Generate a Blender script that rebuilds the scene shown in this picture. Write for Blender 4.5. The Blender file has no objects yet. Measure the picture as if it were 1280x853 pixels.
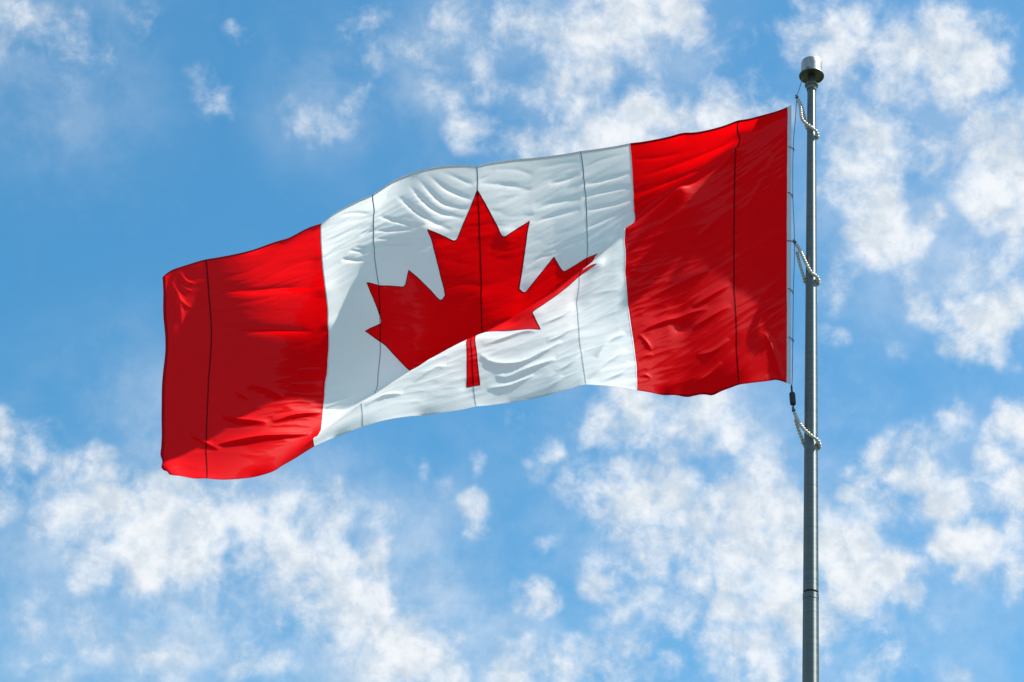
import bpy, bmesh, math, random
import numpy as np
from mathutils import Vector, Matrix, geometry

SC = bpy.context.scene
COL = SC.collection
R = math.radians

# ------------------------------------------------------------------ camera
EYE = np.array([0.0, 0.0, 1.6])
FPX, PW, PH = 2567.0, 1280.0, 853.0            # focal length in pixels of a 1280 px wide frame
PITCH, ROLL = R(32.0), R(5.3075)
FWD = np.array([0, math.cos(PITCH), math.sin(PITCH)])
UP0 = np.array([0, -math.sin(PITCH), math.cos(PITCH)])
RT0 = np.array([1.0, 0, 0])
UPV = math.cos(ROLL) * UP0 - math.sin(ROLL) * RT0
RTV = math.cos(ROLL) * RT0 + math.sin(ROLL) * UP0
cam_d = bpy.data.cameras.new('camera')
cam_d.sensor_width = 36.0
cam_d.lens = FPX / PW * 36.0
cam_d.clip_start, cam_d.clip_end = 0.1, 6000
cam = bpy.data.objects.new('camera', cam_d)
COL.objects.link(cam)
cam.matrix_world = Matrix(((RTV[0], UPV[0], -FWD[0], EYE[0]), (RTV[1], UPV[1], -FWD[1], EYE[1]),
                           (RTV[2], UPV[2], -FWD[2], EYE[2]), (0, 0, 0, 1)))
SC.camera = cam


def ray(px, py):
    d = FWD + (px - PW / 2) / FPX * RTV + (PH / 2 - py) / FPX * UPV
    return d / np.linalg.norm(d)


# ------------------------------------------------------------------ exposure, sun and sky
SC.view_settings.view_transform = 'Standard'
SC.view_settings.look = 'None'
SC.view_settings.exposure = 1.4
SC.view_settings.gamma = 1.0
SC.view_settings.use_curve_mapping = False
SC.cycles.max_bounces = 10
SC.cycles.diffuse_bounces = 6
SC.cycles.transmission_bounces = 6

SUN_AZ, SUN_EL = R(89.0), R(60.0)              # azimuth from +Y towards +X
SUN_DIR = Vector((math.cos(SUN_EL) * math.sin(SUN_AZ), math.cos(SUN_EL) * math.cos(SUN_AZ), math.sin(SUN_EL)))
sun_d = bpy.data.lights.new('sun', 'SUN')
sun_d.energy = 5.0
sun_d.angle = R(0.53)
sun_d.color = (1.0, 0.955, 0.88)
sun = bpy.data.objects.new('sun', sun_d)
COL.objects.link(sun)
sun.rotation_euler = (-SUN_DIR).to_track_quat('-Z', 'Y').to_euler()
sun.location = SUN_DIR * 60

SKY_STRENGTH = 0.0715
world = bpy.data.worlds.new('World')
SC.world = world
world.use_nodes = True
world.cycles.sampling_method = 'MANUAL'
world.cycles.sample_map_resolution = 512
WT = world.node_tree
WT.nodes.clear()


def wn(kind, **kw):
    n = WT.nodes.new(kind)
    for k, v in kw.items():
        setattr(n, k, v)
    return n


def wl(a, b):
    WT.links.new(a, b)


def wmath(op, a, b=None, c=None, clamp=False):
    n = wn('ShaderNodeMath', operation=op, use_clamp=clamp)
    for i, v in enumerate((a, b, c)):
        if v is None:
            continue
        if isinstance(v, (int, float)):
            n.inputs[i].default_value = v
        else:
            wl(v, n.inputs[i])
    return n.outputs[0]


CLOUD_DIM = (3.55, 3.95, 4.35)
CLOUD_LIT = (4.95, 5.1, 5.25)
sky = wn('ShaderNodeTexSky', sky_type='NISHITA', sun_disc=False)
sky.sun_elevation = SUN_EL
sky.sun_rotation = SUN_AZ
sky.altitude = 100
sky.air_density = 1.0
sky.dust_density = 0.9
sky.ozone_density = 1.6
grade = wn('ShaderNodeHueSaturation')
grade.inputs['Hue'].default_value = 0.482
grade.inputs['Saturation'].default_value = 1.35
grade.inputs['Value'].default_value = 1.0
wl(sky.outputs[0], grade.inputs['Color'])

tc = wn('ShaderNodeTexCoord')
DIRV = tc.outputs['Generated']
# clouds: soft patches of cover at directions of the sky, broken up by fractal noise of the direction
CLOUDS = [  # pixel x, pixel y, radius, cover
    (20, 20, 60, 0.5), (70, 45, 50, 0.4), (110, 75, 45, 0.38), (105, 120, 55, 0.36), (180, 25, 40, 0.42), (300, 40, 28, 0.45), (255, 120, 42, 0.42),
    (285, 135, 25, 0.35), (405, 150, 42, 0.52), (360, 120, 22, 0.35), (440, 135, 25, 0.45), (455, 110, 25, 0.4),
    (450, 20, 45, 0.42), (480, 70, 40, 0.35), (560, 25, 55, 0.55), (600, 55, 55, 0.55), (560, 110, 45, 0.5), (590, 160, 35, 0.48), (650, 10, 50, 0.55),
    (620, 110, 40, 0.4), (530, 70, 40, 0.45),
    (730, 50, 60, 0.8), (790, 20, 65, 0.8), (850, 20, 45, 0.75), (740, 95, 50, 0.75), (700, 115, 45, 0.7), (670, 130, 35, 0.7), (740, 165, 70, 0.9),
    (690, 170, 45, 0.85), (800, 150, 50, 0.85), (650, 180, 40, 0.6), (820, 90, 45, 0.4), (890, 75, 45, 0.5), (900, 120, 45, 0.6), (940, 100, 40, 0.5),
    (930, 60, 45, 0.42), (880, 160, 50, 0.65), (960, 140, 40, 0.5),
    (1000, 40, 50, 0.55), (1060, 50, 60, 0.7), (1120, 60, 60, 0.75), (1170, 60, 60, 0.85), (1220, 85, 45, 0.85), (1180, 110, 45, 0.75), (1130, 110, 50, 0.6),
    (1060, 100, 50, 0.6), (1180, 20, 50, 0.6), (1240, 30, 40, 0.4), (1055, 150, 45, 0.6), (1110, 170, 50, 0.65), (1160, 190, 35, 0.6), (1070, 210, 50, 0.75),
    (1050, 240, 40, 0.8), (1090, 260, 55, 0.9), (1110, 300, 50, 0.85), (1140, 270, 40, 0.6), (1060, 320, 40, 0.5), (1130, 340, 40, 0.55), (1150, 370, 35, 0.55),
    (1040, 350, 35, 0.4),
    (1230, 180, 45, 0.8), (1260, 150, 45, 0.8), (1240, 230, 50, 0.9), (1270, 210, 45, 0.9), (1220, 260, 35, 0.75), (1265, 280, 50, 0.85), (1255, 330, 40, 0.75),
    (1220, 350, 40, 0.65), (1230, 390, 50, 0.8), (1270, 380, 40, 0.75), (1210, 430, 40, 0.75), (1250, 440, 40, 0.7), (1185, 390, 30, 0.5), (1040, 410, 25, 0.4),
    (1130, 440, 22, 0.3),
    (800, 510, 45, 0.75), (850, 520, 55, 0.85), (890, 510, 50, 0.75), (910, 545, 40, 0.7), (850, 555, 40, 0.65), (760, 530, 45, 0.6), (740, 570, 40, 0.5),
    (720, 610, 40, 0.5), (780, 590, 45, 0.6), (790, 640, 60, 0.9), (840, 620, 50, 0.9), (860, 670, 60, 0.95), (810, 680, 50, 0.8), (920, 650, 55, 0.85),
    (960, 600, 45, 0.75), (950, 570, 30, 0.7), (990, 640, 55, 0.9), (1000, 690, 60, 0.95), (930, 700, 60, 0.9), (1060, 680, 50, 0.9), (1070, 730, 55, 0.95),
    (1110, 720, 45, 0.85), (1140, 735, 30, 0.7), (870, 720, 50, 0.7), (760, 710, 40, 0.55), (740, 720, 30, 0.5), (690, 680, 28, 0.42), (680, 750, 30, 0.62),
    (650, 750, 22, 0.4), (800, 760, 45, 0.6), (850, 760, 45, 0.6), (780, 800, 50, 0.55), (920, 760, 50, 0.7), (960, 740, 50, 0.8), (900, 810, 50, 0.85),
    (950, 820, 50, 0.8), (1010, 770, 50, 0.75), (1020, 820, 45, 0.55), (1080, 790, 45, 0.5), (700, 840, 50, 0.6), (640, 835, 50, 0.7), (750, 840, 45, 0.55),
    (840, 840, 45, 0.6),
    (1110, 580, 40, 0.65), (1080, 600, 40, 0.55), (1150, 560, 40, 0.65), (1190, 540, 35, 0.6), (1140, 600, 45, 0.75), (1170, 630, 50, 0.85), (1200, 610, 40, 0.7),
    (1100, 630, 40, 0.6), (1190, 685, 40, 0.85), (1230, 690, 45, 0.85), (1210, 720, 35, 0.75), (1260, 720, 40, 0.6), (1270, 540, 40, 0.8), (1250, 580, 40, 0.85),
    (1275, 610, 45, 0.9), (1240, 620, 30, 0.6), (1270, 670, 40, 0.6), (1190, 780, 30, 0.35), (1100, 850, 60, 0.6), (1200, 850, 40, 0.4),
    (580, 630, 30, 0.55), (590, 655, 25, 0.5), (690, 560, 30, 0.4), (650, 530, 30, 0.35), (520, 585, 18, 0.38), (590, 580, 20, 0.32), (670, 590, 25, 0.35),
    (545, 600, 20, 0.3),
    (10, 545, 40, 0.6), (50, 550, 40, 0.55), (20, 585, 35, 0.5), (5, 625, 30, 0.6), (80, 600, 40, 0.55), (130, 590, 40, 0.6), (90, 640, 50, 0.8),
    (140, 640, 55, 0.92), (200, 640, 60, 0.95), (130, 690, 50, 0.85), (190, 690, 60, 0.95), (250, 660, 60, 0.95), (250, 710, 55, 0.85), (310, 650, 55, 0.85),
    (370, 650, 50, 0.75), (300, 700, 50, 0.75), (360, 690, 55, 0.85), (420, 690, 50, 0.75), (430, 650, 45, 0.65), (480, 660, 40, 0.55), (230, 610, 45, 0.75),
    (300, 610, 40, 0.6), (360, 610, 40, 0.5), (400, 630, 40, 0.55), (470, 710, 45, 0.6), (420, 740, 50, 0.85), (460, 770, 45, 0.85), (390, 760, 45, 0.65),
    (340, 750, 45, 0.55), (500, 790, 45, 0.9), (530, 820, 50, 0.95), (480, 830, 45, 0.8), (550, 845, 40, 0.85), (440, 800, 40, 0.6), (210, 760, 50, 0.45),
    (260, 770, 50, 0.5), (100, 770, 45, 0.38), (140, 800, 45, 0.42), (60, 830, 45, 0.38), (200, 830, 55, 0.45), (300, 820, 50, 0.45), (350, 830, 45, 0.4),
    (40, 760, 45, 0.35),
    ]
ELSEWHERE = [(-60, 40, 0.30), (-95, 30, 0.35), (-130, 45, 0.3), (150, 35, 0.4), (120, 60, 0.3), (60, 35, 0.3), (40, 50, 0.25),
             (-35, 45, 0.2), (180, 60, 0.3), (-20, 70, 0.25), (90, 25, 0.3), (25, 62, 0.2), (-160, 25, 0.3)]
patches = []
for px, py, r, w in CLOUDS:
    patches.append((ray(px, py), r / FPX, w * 1.06 if w > 0.6 else w if w > 0.5 else w * 0.85))
for az, el, r in ELSEWHERE:
    patches.append(((math.cos(R(el)) * math.sin(R(az)), math.cos(R(el)) * math.cos(R(az)), math.sin(R(el))), r, 0.75))
def wnoise(scale, detail, rough, dist=0.0, vec=None, seed=(0, 0, 0)):
    n = wn('ShaderNodeTexNoise')
    n.inputs['Scale'].default_value = scale
    n.inputs['Detail'].default_value = detail
    n.inputs['Roughness'].default_value = rough
    n.inputs['Distortion'].default_value = dist
    ad = wn('ShaderNodeVectorMath', operation='ADD')
    wl(vec or DIRV, ad.inputs[0])
    ad.inputs[1].default_value = seed
    wl(ad.outputs[0], n.inputs['Vector'])
    return n


def wrange(val, a, b, c, d, smooth=True):
    mr = wn('ShaderNodeMapRange', interpolation_type='SMOOTHSTEP' if smooth else 'LINEAR')
    wl(val, mr.inputs['Value'])
    for k, x in zip(('From Min', 'From Max', 'To Min', 'To Max'), (a, b, c, d)):
        mr.inputs[k].default_value = x
    return mr.outputs[0]


wnz = wnoise(30.0, 3.0, 0.55)
wsub = wn('ShaderNodeVectorMath', operation='SUBTRACT')
wl(wnz.outputs['Color'], wsub.inputs[0])
wsub.inputs[1].default_value = (0.5, 0.5, 0.5)
wscl = wn('ShaderNodeVectorMath', operation='SCALE')
wl(wsub.outputs[0], wscl.inputs[0])
wscl.inputs['Scale'].default_value = 0.030
wadd = wn('ShaderNodeVectorMath', operation='ADD')
wl(DIRV, wadd.inputs[0])
wl(wscl.outputs[0], wadd.inputs[1])
WARP = wadd.outputs[0]
cover = None
for d, r, w in patches:
    dn = wn('ShaderNodeVectorMath', operation='DISTANCE')
    wl(WARP, dn.inputs[0])
    dn.inputs[1].default_value = tuple(float(x) for x in d)
    m = wrange(dn.outputs['Value'], r * 0.2, r * 1.4, w, 0.0)
    if cover is None:
        cover = m
    else:
        cover = wmath('SMOOTH_MAX', cover, m, 0.12)
big = wnoise(36.0, 12.0, 0.57, 0.35, seed=(1.7, 0.3, 2.2)).outputs[0]
puff = wnoise(120.0, 8.0, 0.64, 0.3, seed=(0.4, 3.1, 1.2)).outputs[0]
turb = wmath('ADD', wmath('MULTIPLY', wmath('SUBTRACT', big, 0.5), 2.2), wmath('MULTIPLY', wmath('SUBTRACT', puff, 0.5), 0.75))
raw = wmath('ADD', wmath('MULTIPLY', cover, 1.05), wmath('MULTIPLY', turb, wrange(cover, 0.0, 0.35, 0.0, 1.0)))
dens = wrange(raw, 0.10, 1.18, 0.0, 0.96)
thick = wnoise(60.0, 5.0, 0.55, seed=(5.0, 1.0, 0.2)).outputs[0]
ccol = wn('ShaderNodeMix', data_type='RGBA')
wl(wrange(wmath('ADD', thick, wmath('MULTIPLY', puff, 0.5)), 0.55, 0.95, 0.0, 1.0), ccol.inputs['Factor'])
ccol.inputs['A'].default_value = (CLOUD_DIM[0], CLOUD_DIM[1], CLOUD_DIM[2], 1)
ccol.inputs['B'].default_value = (CLOUD_LIT[0], CLOUD_LIT[1], CLOUD_LIT[2], 1)
# thin high veil that softens some of the gaps
VEIL = [(260, 740, 340, 0.68), (480, 780, 240, 0.6), (100, 680, 190, 0.45), (900, 640, 320, 0.45), (1230, 300, 200, 0.45), (640, 830, 160, 0.45), (1090, 800, 240, 0.4), (1150, 250, 260, 0.35), (850, 740, 260, 0.45),
        (760, 90, 220, 0.35), (560, 90, 160, 0.3), (1180, 620, 200, 0.35), (60, 60, 190, 0.33), (420, 110, 130, 0.25)]
veil = None
for px, py, r, w in VEIL:
    dn = wn('ShaderNodeVectorMath', operation='DISTANCE')
    wl(WARP, dn.inputs[0])
    dn.inputs[1].default_value = tuple(float(x) for x in ray(px, py))
    m = wrange(dn.outputs['Value'], 0.0, r / FPX * 1.3, w, 0.0)
    veil = m if veil is None else wmath('MAXIMUM', veil, m)
wisp = wnoise(18.0, 10.0, 0.60, 0.2, seed=(2.0, 2.0, 7.0)).outputs[0]
veil = wmath('MULTIPLY', veil, wrange(wisp, 0.34, 0.68, 0.15, 1.0))
dens = wmath('SUBTRACT', wmath('ADD', dens, veil), wmath('MULTIPLY', dens, veil))
cmix = wn('ShaderNodeMix', data_type='RGBA')
wl(dens, cmix.inputs['Factor'])
wl(grade.outputs[0], cmix.inputs['A'])
wl(ccol.outputs['Result'], cmix.inputs['B'])
bg = wn('ShaderNodeBackground')
wl(cmix.outputs['Result'], bg.inputs['Color'])
bg.inputs['Strength'].default_value = SKY_STRENGTH
wo = wn('ShaderNodeOutputWorld')
wl(bg.outputs[0], wo.inputs['Surface'])


# ------------------------------------------------------------------ materials
def mat(name):
    m = bpy.data.materials.new(name)
    m.use_nodes = True
    m.node_tree.nodes.clear()
    return m, m.node_tree


def cloth(name, refl, trans, fac, sheen, weave=True, rough=0.5):
    """thin woven nylon: light scattered back from the face and let through from behind, plus a satin gloss"""
    m, t = mat(name)
    n = t.nodes.new
    out = n('ShaderNodeOutputMaterial')
    geo = n('ShaderNodeTexCoord')
    nz = n('ShaderNodeTexNoise'); nz.inputs['Scale'].default_value = 2.2; nz.inputs['Detail'].default_value = 5
    t.links.new(geo.outputs['Object'], nz.inputs['Vector'])
    def tint(c):
        mx = n('ShaderNodeMix'); mx.data_type = 'RGBA'
        t.links.new(nz.outputs[0], mx.inputs['Factor'])
        mx.inputs['A'].default_value = tuple(x * 0.93 for x in c) + (1,)
        mx.inputs['B'].default_value = tuple(min(x * 1.06, 1) for x in c) + (1,)
        return mx.outputs['Result']
    d = n('ShaderNodeBsdfDiffuse'); t.links.new(tint(refl), d.inputs['Color'])
    tr = n('ShaderNodeBsdfTranslucent'); t.links.new(tint(trans), tr.inputs['Color'])
    mix = n('ShaderNodeMixShader'); mix.inputs[0].default_value = fac
    t.links.new(d.outputs[0], mix.inputs[1]); t.links.new(tr.outputs[0], mix.inputs[2])
    g = n('ShaderNodeBsdfGlossy'); g.inputs['Roughness'].default_value = rough
    g.inputs['Color'].default_value = (1, 0.97, 0.95, 1)
    lw = n('ShaderNodeLayerWeight'); lw.inputs['Blend'].default_value = 0.35
    mu = n('ShaderNodeMath'); mu.operation = 'MULTIPLY'; mu.inputs[1].default_value = sheen
    t.links.new(lw.outputs['Fresnel'], mu.inputs[0])
    mix2 = n('ShaderNodeMixShader')
    t.links.new(mu.outputs[0], mix2.inputs[0])
    t.links.new(mix.outputs[0], mix2.inputs[1]); t.links.new(g.outputs[0], mix2.inputs[2])
    nb = n('ShaderNodeTexNoise'); nb.inputs['Scale'].default_value = 90; nb.inputs['Detail'].default_value = 4
    t.links.new(geo.outputs['Object'], nb.inputs['Vector'])
    bp = n('ShaderNodeBump'); bp.inputs['Strength'].default_value = 0.05; bp.inputs['Distance'].default_value = 0.01
    t.links.new(nb.outputs[0], bp.inputs['Height'])
    for s in (d, tr, g):
        t.links.new(bp.outputs[0], s.inputs['Normal'])
    t.links.new(mix2.outputs[0], out.inputs['Surface'])
    return m


def metal(name, col, rough, rings=False, metallic=1.0, bump=0.0):
    m, t = mat(name)
    n = t.nodes.new
    out = n('ShaderNodeOutputMaterial')
    p = n('ShaderNodeBsdfPrincipled')
    p.inputs['Base Color'].default_value = tuple(col) + (1,)
    p.inputs['Metallic'].default_value = metallic
    p.inputs['Roughness'].default_value = rough
    tcn = n('ShaderNodeTexCoord')
    if rings:                                   # lathe marks round the tube spread its highlights lengthwise
        p.inputs['Anisotropic'].default_value = 0.75
        p.inputs['Anisotropic Rotation'].default_value = 0.25
        tg = n('ShaderNodeTangent'); tg.direction_type = 'RADIAL'; tg.axis = 'Z'
        t.links.new(tg.outputs[0], p.inputs['Tangent'])
        mp = n('ShaderNodeMapping'); mp.inputs['Scale'].default_value = (2.5, 2.5, 34)
        t.links.new(tcn.outputs['Object'], mp.inputs['Vector'])
        nz = n('ShaderNodeTexNoise'); nz.inputs['Scale'].default_value = 1.0; nz.inputs['Detail'].default_value = 5
        nz.inputs['Roughness'].default_value = 0.7
        t.links.new(mp.outputs[0], nz.inputs['Vector'])
        cr = n('ShaderNodeMapRange'); cr.inputs['From Min'].default_value = 0.3; cr.inputs['From Max'].default_value = 0.7
        cr.inputs['To Min'].default_value = rough - 0.1; cr.inputs['To Max'].default_value = rough + 0.14
        t.links.new(nz.outputs[0], cr.inputs['Value']); t.links.new(cr.outputs[0], p.inputs['Roughness'])
        mx = n('ShaderNodeMix'); mx.data_type = 'RGBA'
        st = n('ShaderNodeMapRange'); st.inputs['From Min'].default_value = 0.34; st.inputs['From Max'].default_value = 0.66
        t.links.new(nz.outputs[0], st.inputs['Value']); t.links.new(st.outputs[0], mx.inputs['Factor'])
        mx.inputs['A'].default_value = tuple(x * 0.76 for x in col) + (1,)
        mx.inputs['B'].default_value = tuple(min(1, x * 1.28) for x in col) + (1,)
        t.links.new(mx.outputs['Result'], p.inputs['Base Color'])
        bp = n('ShaderNodeBump'); bp.inputs['Strength'].default_value = 0.12; bp.inputs['Distance'].default_value = 0.002
        t.links.new(nz.outputs[0], bp.inputs['Height']); t.links.new(bp.outputs[0], p.inputs['Normal'])
    else:
        nz = n('ShaderNodeTexNoise'); nz.inputs['Scale'].default_value = 30; nz.inputs['Detail'].default_value = 4
        t.links.new(tcn.outputs['Object'], nz.inputs['Vector'])
        mx = n('ShaderNodeMix'); mx.data_type = 'RGBA'
        t.links.new(nz.outputs[0], mx.inputs['Factor'])
        mx.inputs['A'].default_value = tuple(x * 0.75 for x in col) + (1,)
        mx.inputs['B'].default_value = tuple(min(1, x * 1.2) for x in col) + (1,)
        t.links.new(mx.outputs['Result'], p.inputs['Base Color'])
    t.links.new(p.outputs[0], out.inputs['Surface'])
    return m


M_RED = cloth('red_nylon', (0.93, 0.002, 0.008), (0.97, 0.001, 0.002), 0.55, 0.010)
M_WHITE = cloth('white_nylon', (0.87, 0.885, 0.91), (0.96, 0.955, 0.93), 0.48, 0.02)
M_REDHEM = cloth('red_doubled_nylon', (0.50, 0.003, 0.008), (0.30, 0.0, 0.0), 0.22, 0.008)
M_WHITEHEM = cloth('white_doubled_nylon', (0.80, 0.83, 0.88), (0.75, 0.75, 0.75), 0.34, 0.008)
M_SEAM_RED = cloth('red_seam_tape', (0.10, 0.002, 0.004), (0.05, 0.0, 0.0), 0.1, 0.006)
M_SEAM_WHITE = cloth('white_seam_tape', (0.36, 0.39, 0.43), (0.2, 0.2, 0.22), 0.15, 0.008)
M_CANVAS = cloth('heading_canvas', (0.72, 0.75, 0.86), (0.6, 0.62, 0.72), 0.2, 0.008)
M_POLE = metal('spun_aluminium', (0.155, 0.180, 0.180), 0.47, rings=True)
M_CAP = metal('cast_aluminium_paint', (0.36, 0.36, 0.34), 0.38, metallic=1.0)
M_CAPDARK = metal('shaded_cast_aluminium', (0.15, 0.165, 0.145), 0.45)  # darker metal colour, with the cap underside's shade and grass tint put in
M_DARK = metal('black_rubber', (0.012, 0.012, 0.013), 0.5, metallic=0.0)
M_STEEL = metal('weathered_steel', (0.12, 0.13, 0.15), 0.45, metallic=0.7)
M_WIRE = metal('grey_coated_cable', (0.22, 0.25, 0.30), 0.5, metallic=0.0)
M_BEAD = metal('ivory_plastic_bead', (0.50, 0.49, 0.45), 0.35, metallic=0.0)


def ground_mat():
    m, t = mat('grass_ground')
    n = t.nodes.new
    out = n('ShaderNodeOutputMaterial')
    p = n('ShaderNodeBsdfPrincipled'); p.inputs['Roughness'].default_value = 0.9
    tcn = n('ShaderNodeTexCoord')
    a = n('ShaderNodeTexNoise'); a.inputs['Scale'].default_value = 0.15; a.inputs['Detail'].default_value = 8
    b = n('ShaderNodeTexNoise'); b.inputs['Scale'].default_value = 14; b.inputs['Detail'].default_value = 6
    t.links.new(tcn.outputs['Object'], a.inputs['Vector']); t.links.new(tcn.outputs['Object'], b.inputs['Vector'])
    mx = n('ShaderNodeMix'); mx.data_type = 'RGBA'
    mx.inputs['A'].default_value = (0.016, 0.028, 0.010, 1); mx.inputs['B'].default_value = (0.036, 0.046, 0.022, 1)
    ad = n('ShaderNodeMath'); ad.operation = 'MULTIPLY_ADD'; ad.inputs[1].default_value = 0.5
    t.links.new(a.outputs[0], ad.inputs[0])
    hb = n('ShaderNodeMath'); hb.operation = 'MULTIPLY'; hb.inputs[1].default_value = 0.5
    t.links.new(b.outputs[0], hb.inputs[0]); t.links.new(hb.outputs[0], ad.inputs[2])
    t.links.new(ad.outputs[0], mx.inputs['Factor'])
    t.links.new(mx.outputs['Result'], p.inputs['Base Color'])
    bp = n('ShaderNodeBump'); bp.inputs['Strength'].default_value = 0.6; bp.inputs['Distance'].default_value = 0.05
    t.links.new(b.outputs[0], bp.inputs['Height']); t.links.new(bp.outputs[0], p.inputs['Normal'])
    t.links.new(p.outputs[0], out.inputs['Surface'])
    return m


# ------------------------------------------------------------------ object helpers
def obj(name, verts, faces, material, parent=None, smooth=True):
    me = bpy.data.meshes.new(name)
    me.from_pydata([tuple(map(float, v)) for v in verts], [], faces)
    me.validate()
    me.materials.append(material)
    if smooth:
        me.polygons.foreach_set('use_smooth', [True] * len(me.polygons))
    me.update()
    o = bpy.data.objects.new(name, me)
    COL.objects.link(o)
    if parent:
        o.parent = parent
    return o


def bm_obj(name, bm, material, parent=None, smooth=True, sharp=40):
    me = bpy.data.meshes.new(name)
    bm.normal_update()
    if smooth:
        for f in bm.faces:
            f.smooth = True
        for e in bm.edges:
            if len(e.link_faces) == 2 and e.calc_face_angle(0) > R(sharp):
                e.smooth = False
    bm.to_mesh(me)
    bm.free()
    me.materials.append(material)
    o = bpy.data.objects.new(name, me)
    COL.objects.link(o)
    if parent:
        o.parent = parent
    return o


def thing(name, loc, label, cat, group=None):
    o = bpy.data.objects.new(name, None)
    o.empty_display_size = 0.2
    COL.objects.link(o)
    o.location = loc
    return tag(o, label, cat, group)


def tag(o, label, cat, group=None):
    o['label'] = label
    o['category'] = cat
    if group:
        o['group'] = group
    return o


def lathe(bm, prof, seg=48, centre=(0, 0)):
    """prof: list of (radius, z) from bottom to top, closed at both ends when radius is 0"""
    rings = []
    for r, z in prof:
        if r < 1e-6:
            rings.append([bm.verts.new((centre[0], centre[1], z))])
        else:
            rings.append([bm.verts.new((centre[0] + r * math.cos(2 * math.pi * k / seg),
                                        centre[1] + r * math.sin(2 * math.pi * k / seg), z)) for k in range(seg)])
    for a, b in zip(rings, rings[1:]):
        for k in range(seg):
            k2 = (k + 1) % seg
            if len(a) == 1 and len(b) == 1:
                continue
            if len(a) == 1:
                bm.faces.new((a[0], b[k2], b[k]))
            elif len(b) == 1:
                bm.faces.new((a[k], a[k2], b[0]))
            else:
                bm.faces.new((a[k], a[k2], b[k2], b[k]))


def tube(bm, pts, rad, seg=10, closed=False):
    pts = [Vector(p) for p in pts]
    n = len(pts)
    rings = []
    ref = Vector((0.3, 0.5, 0.8)).normalized()
    prev = None
    for i, p in enumerate(pts):
        a = pts[(i - 1) % n] if (closed or i > 0) else pts[i]
        b = pts[(i + 1) % n] if (closed or i < n - 1) else pts[i]
        t = (b - a).normalized()
        u = prev - t * prev.dot(t) if prev is not None else ref - t * ref.dot(t)
        u.normalize()
        prev = u
        w = t.cross(u)
        r = rad[i] if isinstance(rad, (list, tuple)) else rad
        rings.append([bm.verts.new(p + (u * math.cos(2 * math.pi * k / seg) + w * math.sin(2 * math.pi * k / seg)) * r)
                      for k in range(seg)])
    pairs = list(zip(rings, rings[1:])) + ([(rings[-1], rings[0])] if closed else [])
    for a, b in pairs:
        for k in range(seg):
            k2 = (k + 1) % seg
            bm.faces.new((a[k], a[k2], b[k2], b[k]))
    if not closed:
        bm.faces.new(rings[0][::-1])
        bm.faces.new(rings[-1])


def smooth_path(pts, n, closed=False):
    """Catmull-Rom through pts, n points evenly spaced along its length"""
    P = np.array(pts, float)
    m = len(P)
    out = []
    for i in range(m if closed else m - 1):
        g = lambda k: P[k % m] if closed else P[min(max(k, 0), m - 1)]
        p0, p1, p2, p3 = g(i - 1), g(i), g(i + 1), g(i + 2)
        for s in np.linspace(0, 1, 24, endpoint=False):
            out.append(.5 * ((2 * p1) + (p2 - p0) * s + (2 * p0 - 5 * p1 + 4 * p2 - p3) * s * s + (3 * p1 - p0 - 3 * p2 + p3) * s ** 3))
    out.append(P[0] if closed else P[-1])
    out = np.array(out)
    L = np.concatenate([[0], np.cumsum(np.linalg.norm(np.diff(out, axis=0), axis=1))])
    s = np.linspace(0, L[-1], n, endpoint=not closed)
    return np.stack([np.interp(s, L, out[:, k]) for k in range(3)], 1)


# ------------------------------------------------------------------ ground
gv = [(0, 0, 0)] + [(3000 * math.cos(2 * math.pi * k / 96), 3000 * math.sin(2 * math.pi * k / 96), 0) for k in range(96)]
ground = obj('ground', gv, [(0, k + 1, (k + 1) % 96 + 1) for k in range(96)], ground_mat(), smooth=False)
ground['kind'] = 'structure'

# ------------------------------------------------------------------ flagpole
POLE_Y = 11.273
POLE_X = 1.9445
CAP_Z = 10.980                                   # top of the shaft
pole = thing('flagpole', (POLE_X, POLE_Y, 0), 'tall tapered aluminium flagpole with a cylindrical cap on top', 'flagpole')


def shaft_r(z):
    """outer radius of the tapered shaft at height z"""
    return float(np.interp(z, [0, 3.0, 6.45, 7.05, 8.5, 10.0, 11.1], [0.064, 0.058, 0.0495, 0.0475, 0.042, 0.0345, 0.0295]))


SEAM_Z = 7.046
bm = bmesh.new()
lathe(bm, [(0, 0.0)] + [(shaft_r(z), z) for z in np.linspace(0.0, SEAM_Z - 0.045, 60)] + [(0, SEAM_Z - 0.045)])
bm_obj('lower_shaft', bm, M_POLE, pole)
bm = bmesh.new()
lathe(bm, [(0, SEAM_Z - 0.043), (shaft_r(SEAM_Z) + 0.0012, SEAM_Z - 0.043), (shaft_r(SEAM_Z) + 0.0016, SEAM_Z - 0.008), (0, SEAM_Z - 0.008)])
bm_obj('joint_sleeve', bm, M_POLE, pole)
bm = bmesh.new()
lathe(bm, [(0, SEAM_Z - 0.006), (shaft_r(SEAM_Z) - 0.005, SEAM_Z - 0.006), (shaft_r(SEAM_Z) - 0.005, SEAM_Z + 0.006), (0, SEAM_Z + 0.006)])
bm_obj('joint_groove', bm, M_DARK, pole)
bm = bmesh.new()
lathe(bm, [(0, SEAM_Z + 0.007)] + [(shaft_r(z) - 0.0006, z) for z in np.linspace(SEAM_Z + 0.007, CAP_Z, 60)] + [(0, CAP_Z)])
bm_obj('upper_shaft', bm, M_POLE, pole)
bm = bmesh.new()
lathe(bm, [(0, 0.002), (0.16, 0.002), (0.16, 0.012), (0.12, 0.05), (0.072, 0.085), (0.066, 0.09), (0, 0.09)])
bm_obj('base_collar', bm, M_CAP, pole)
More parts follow.
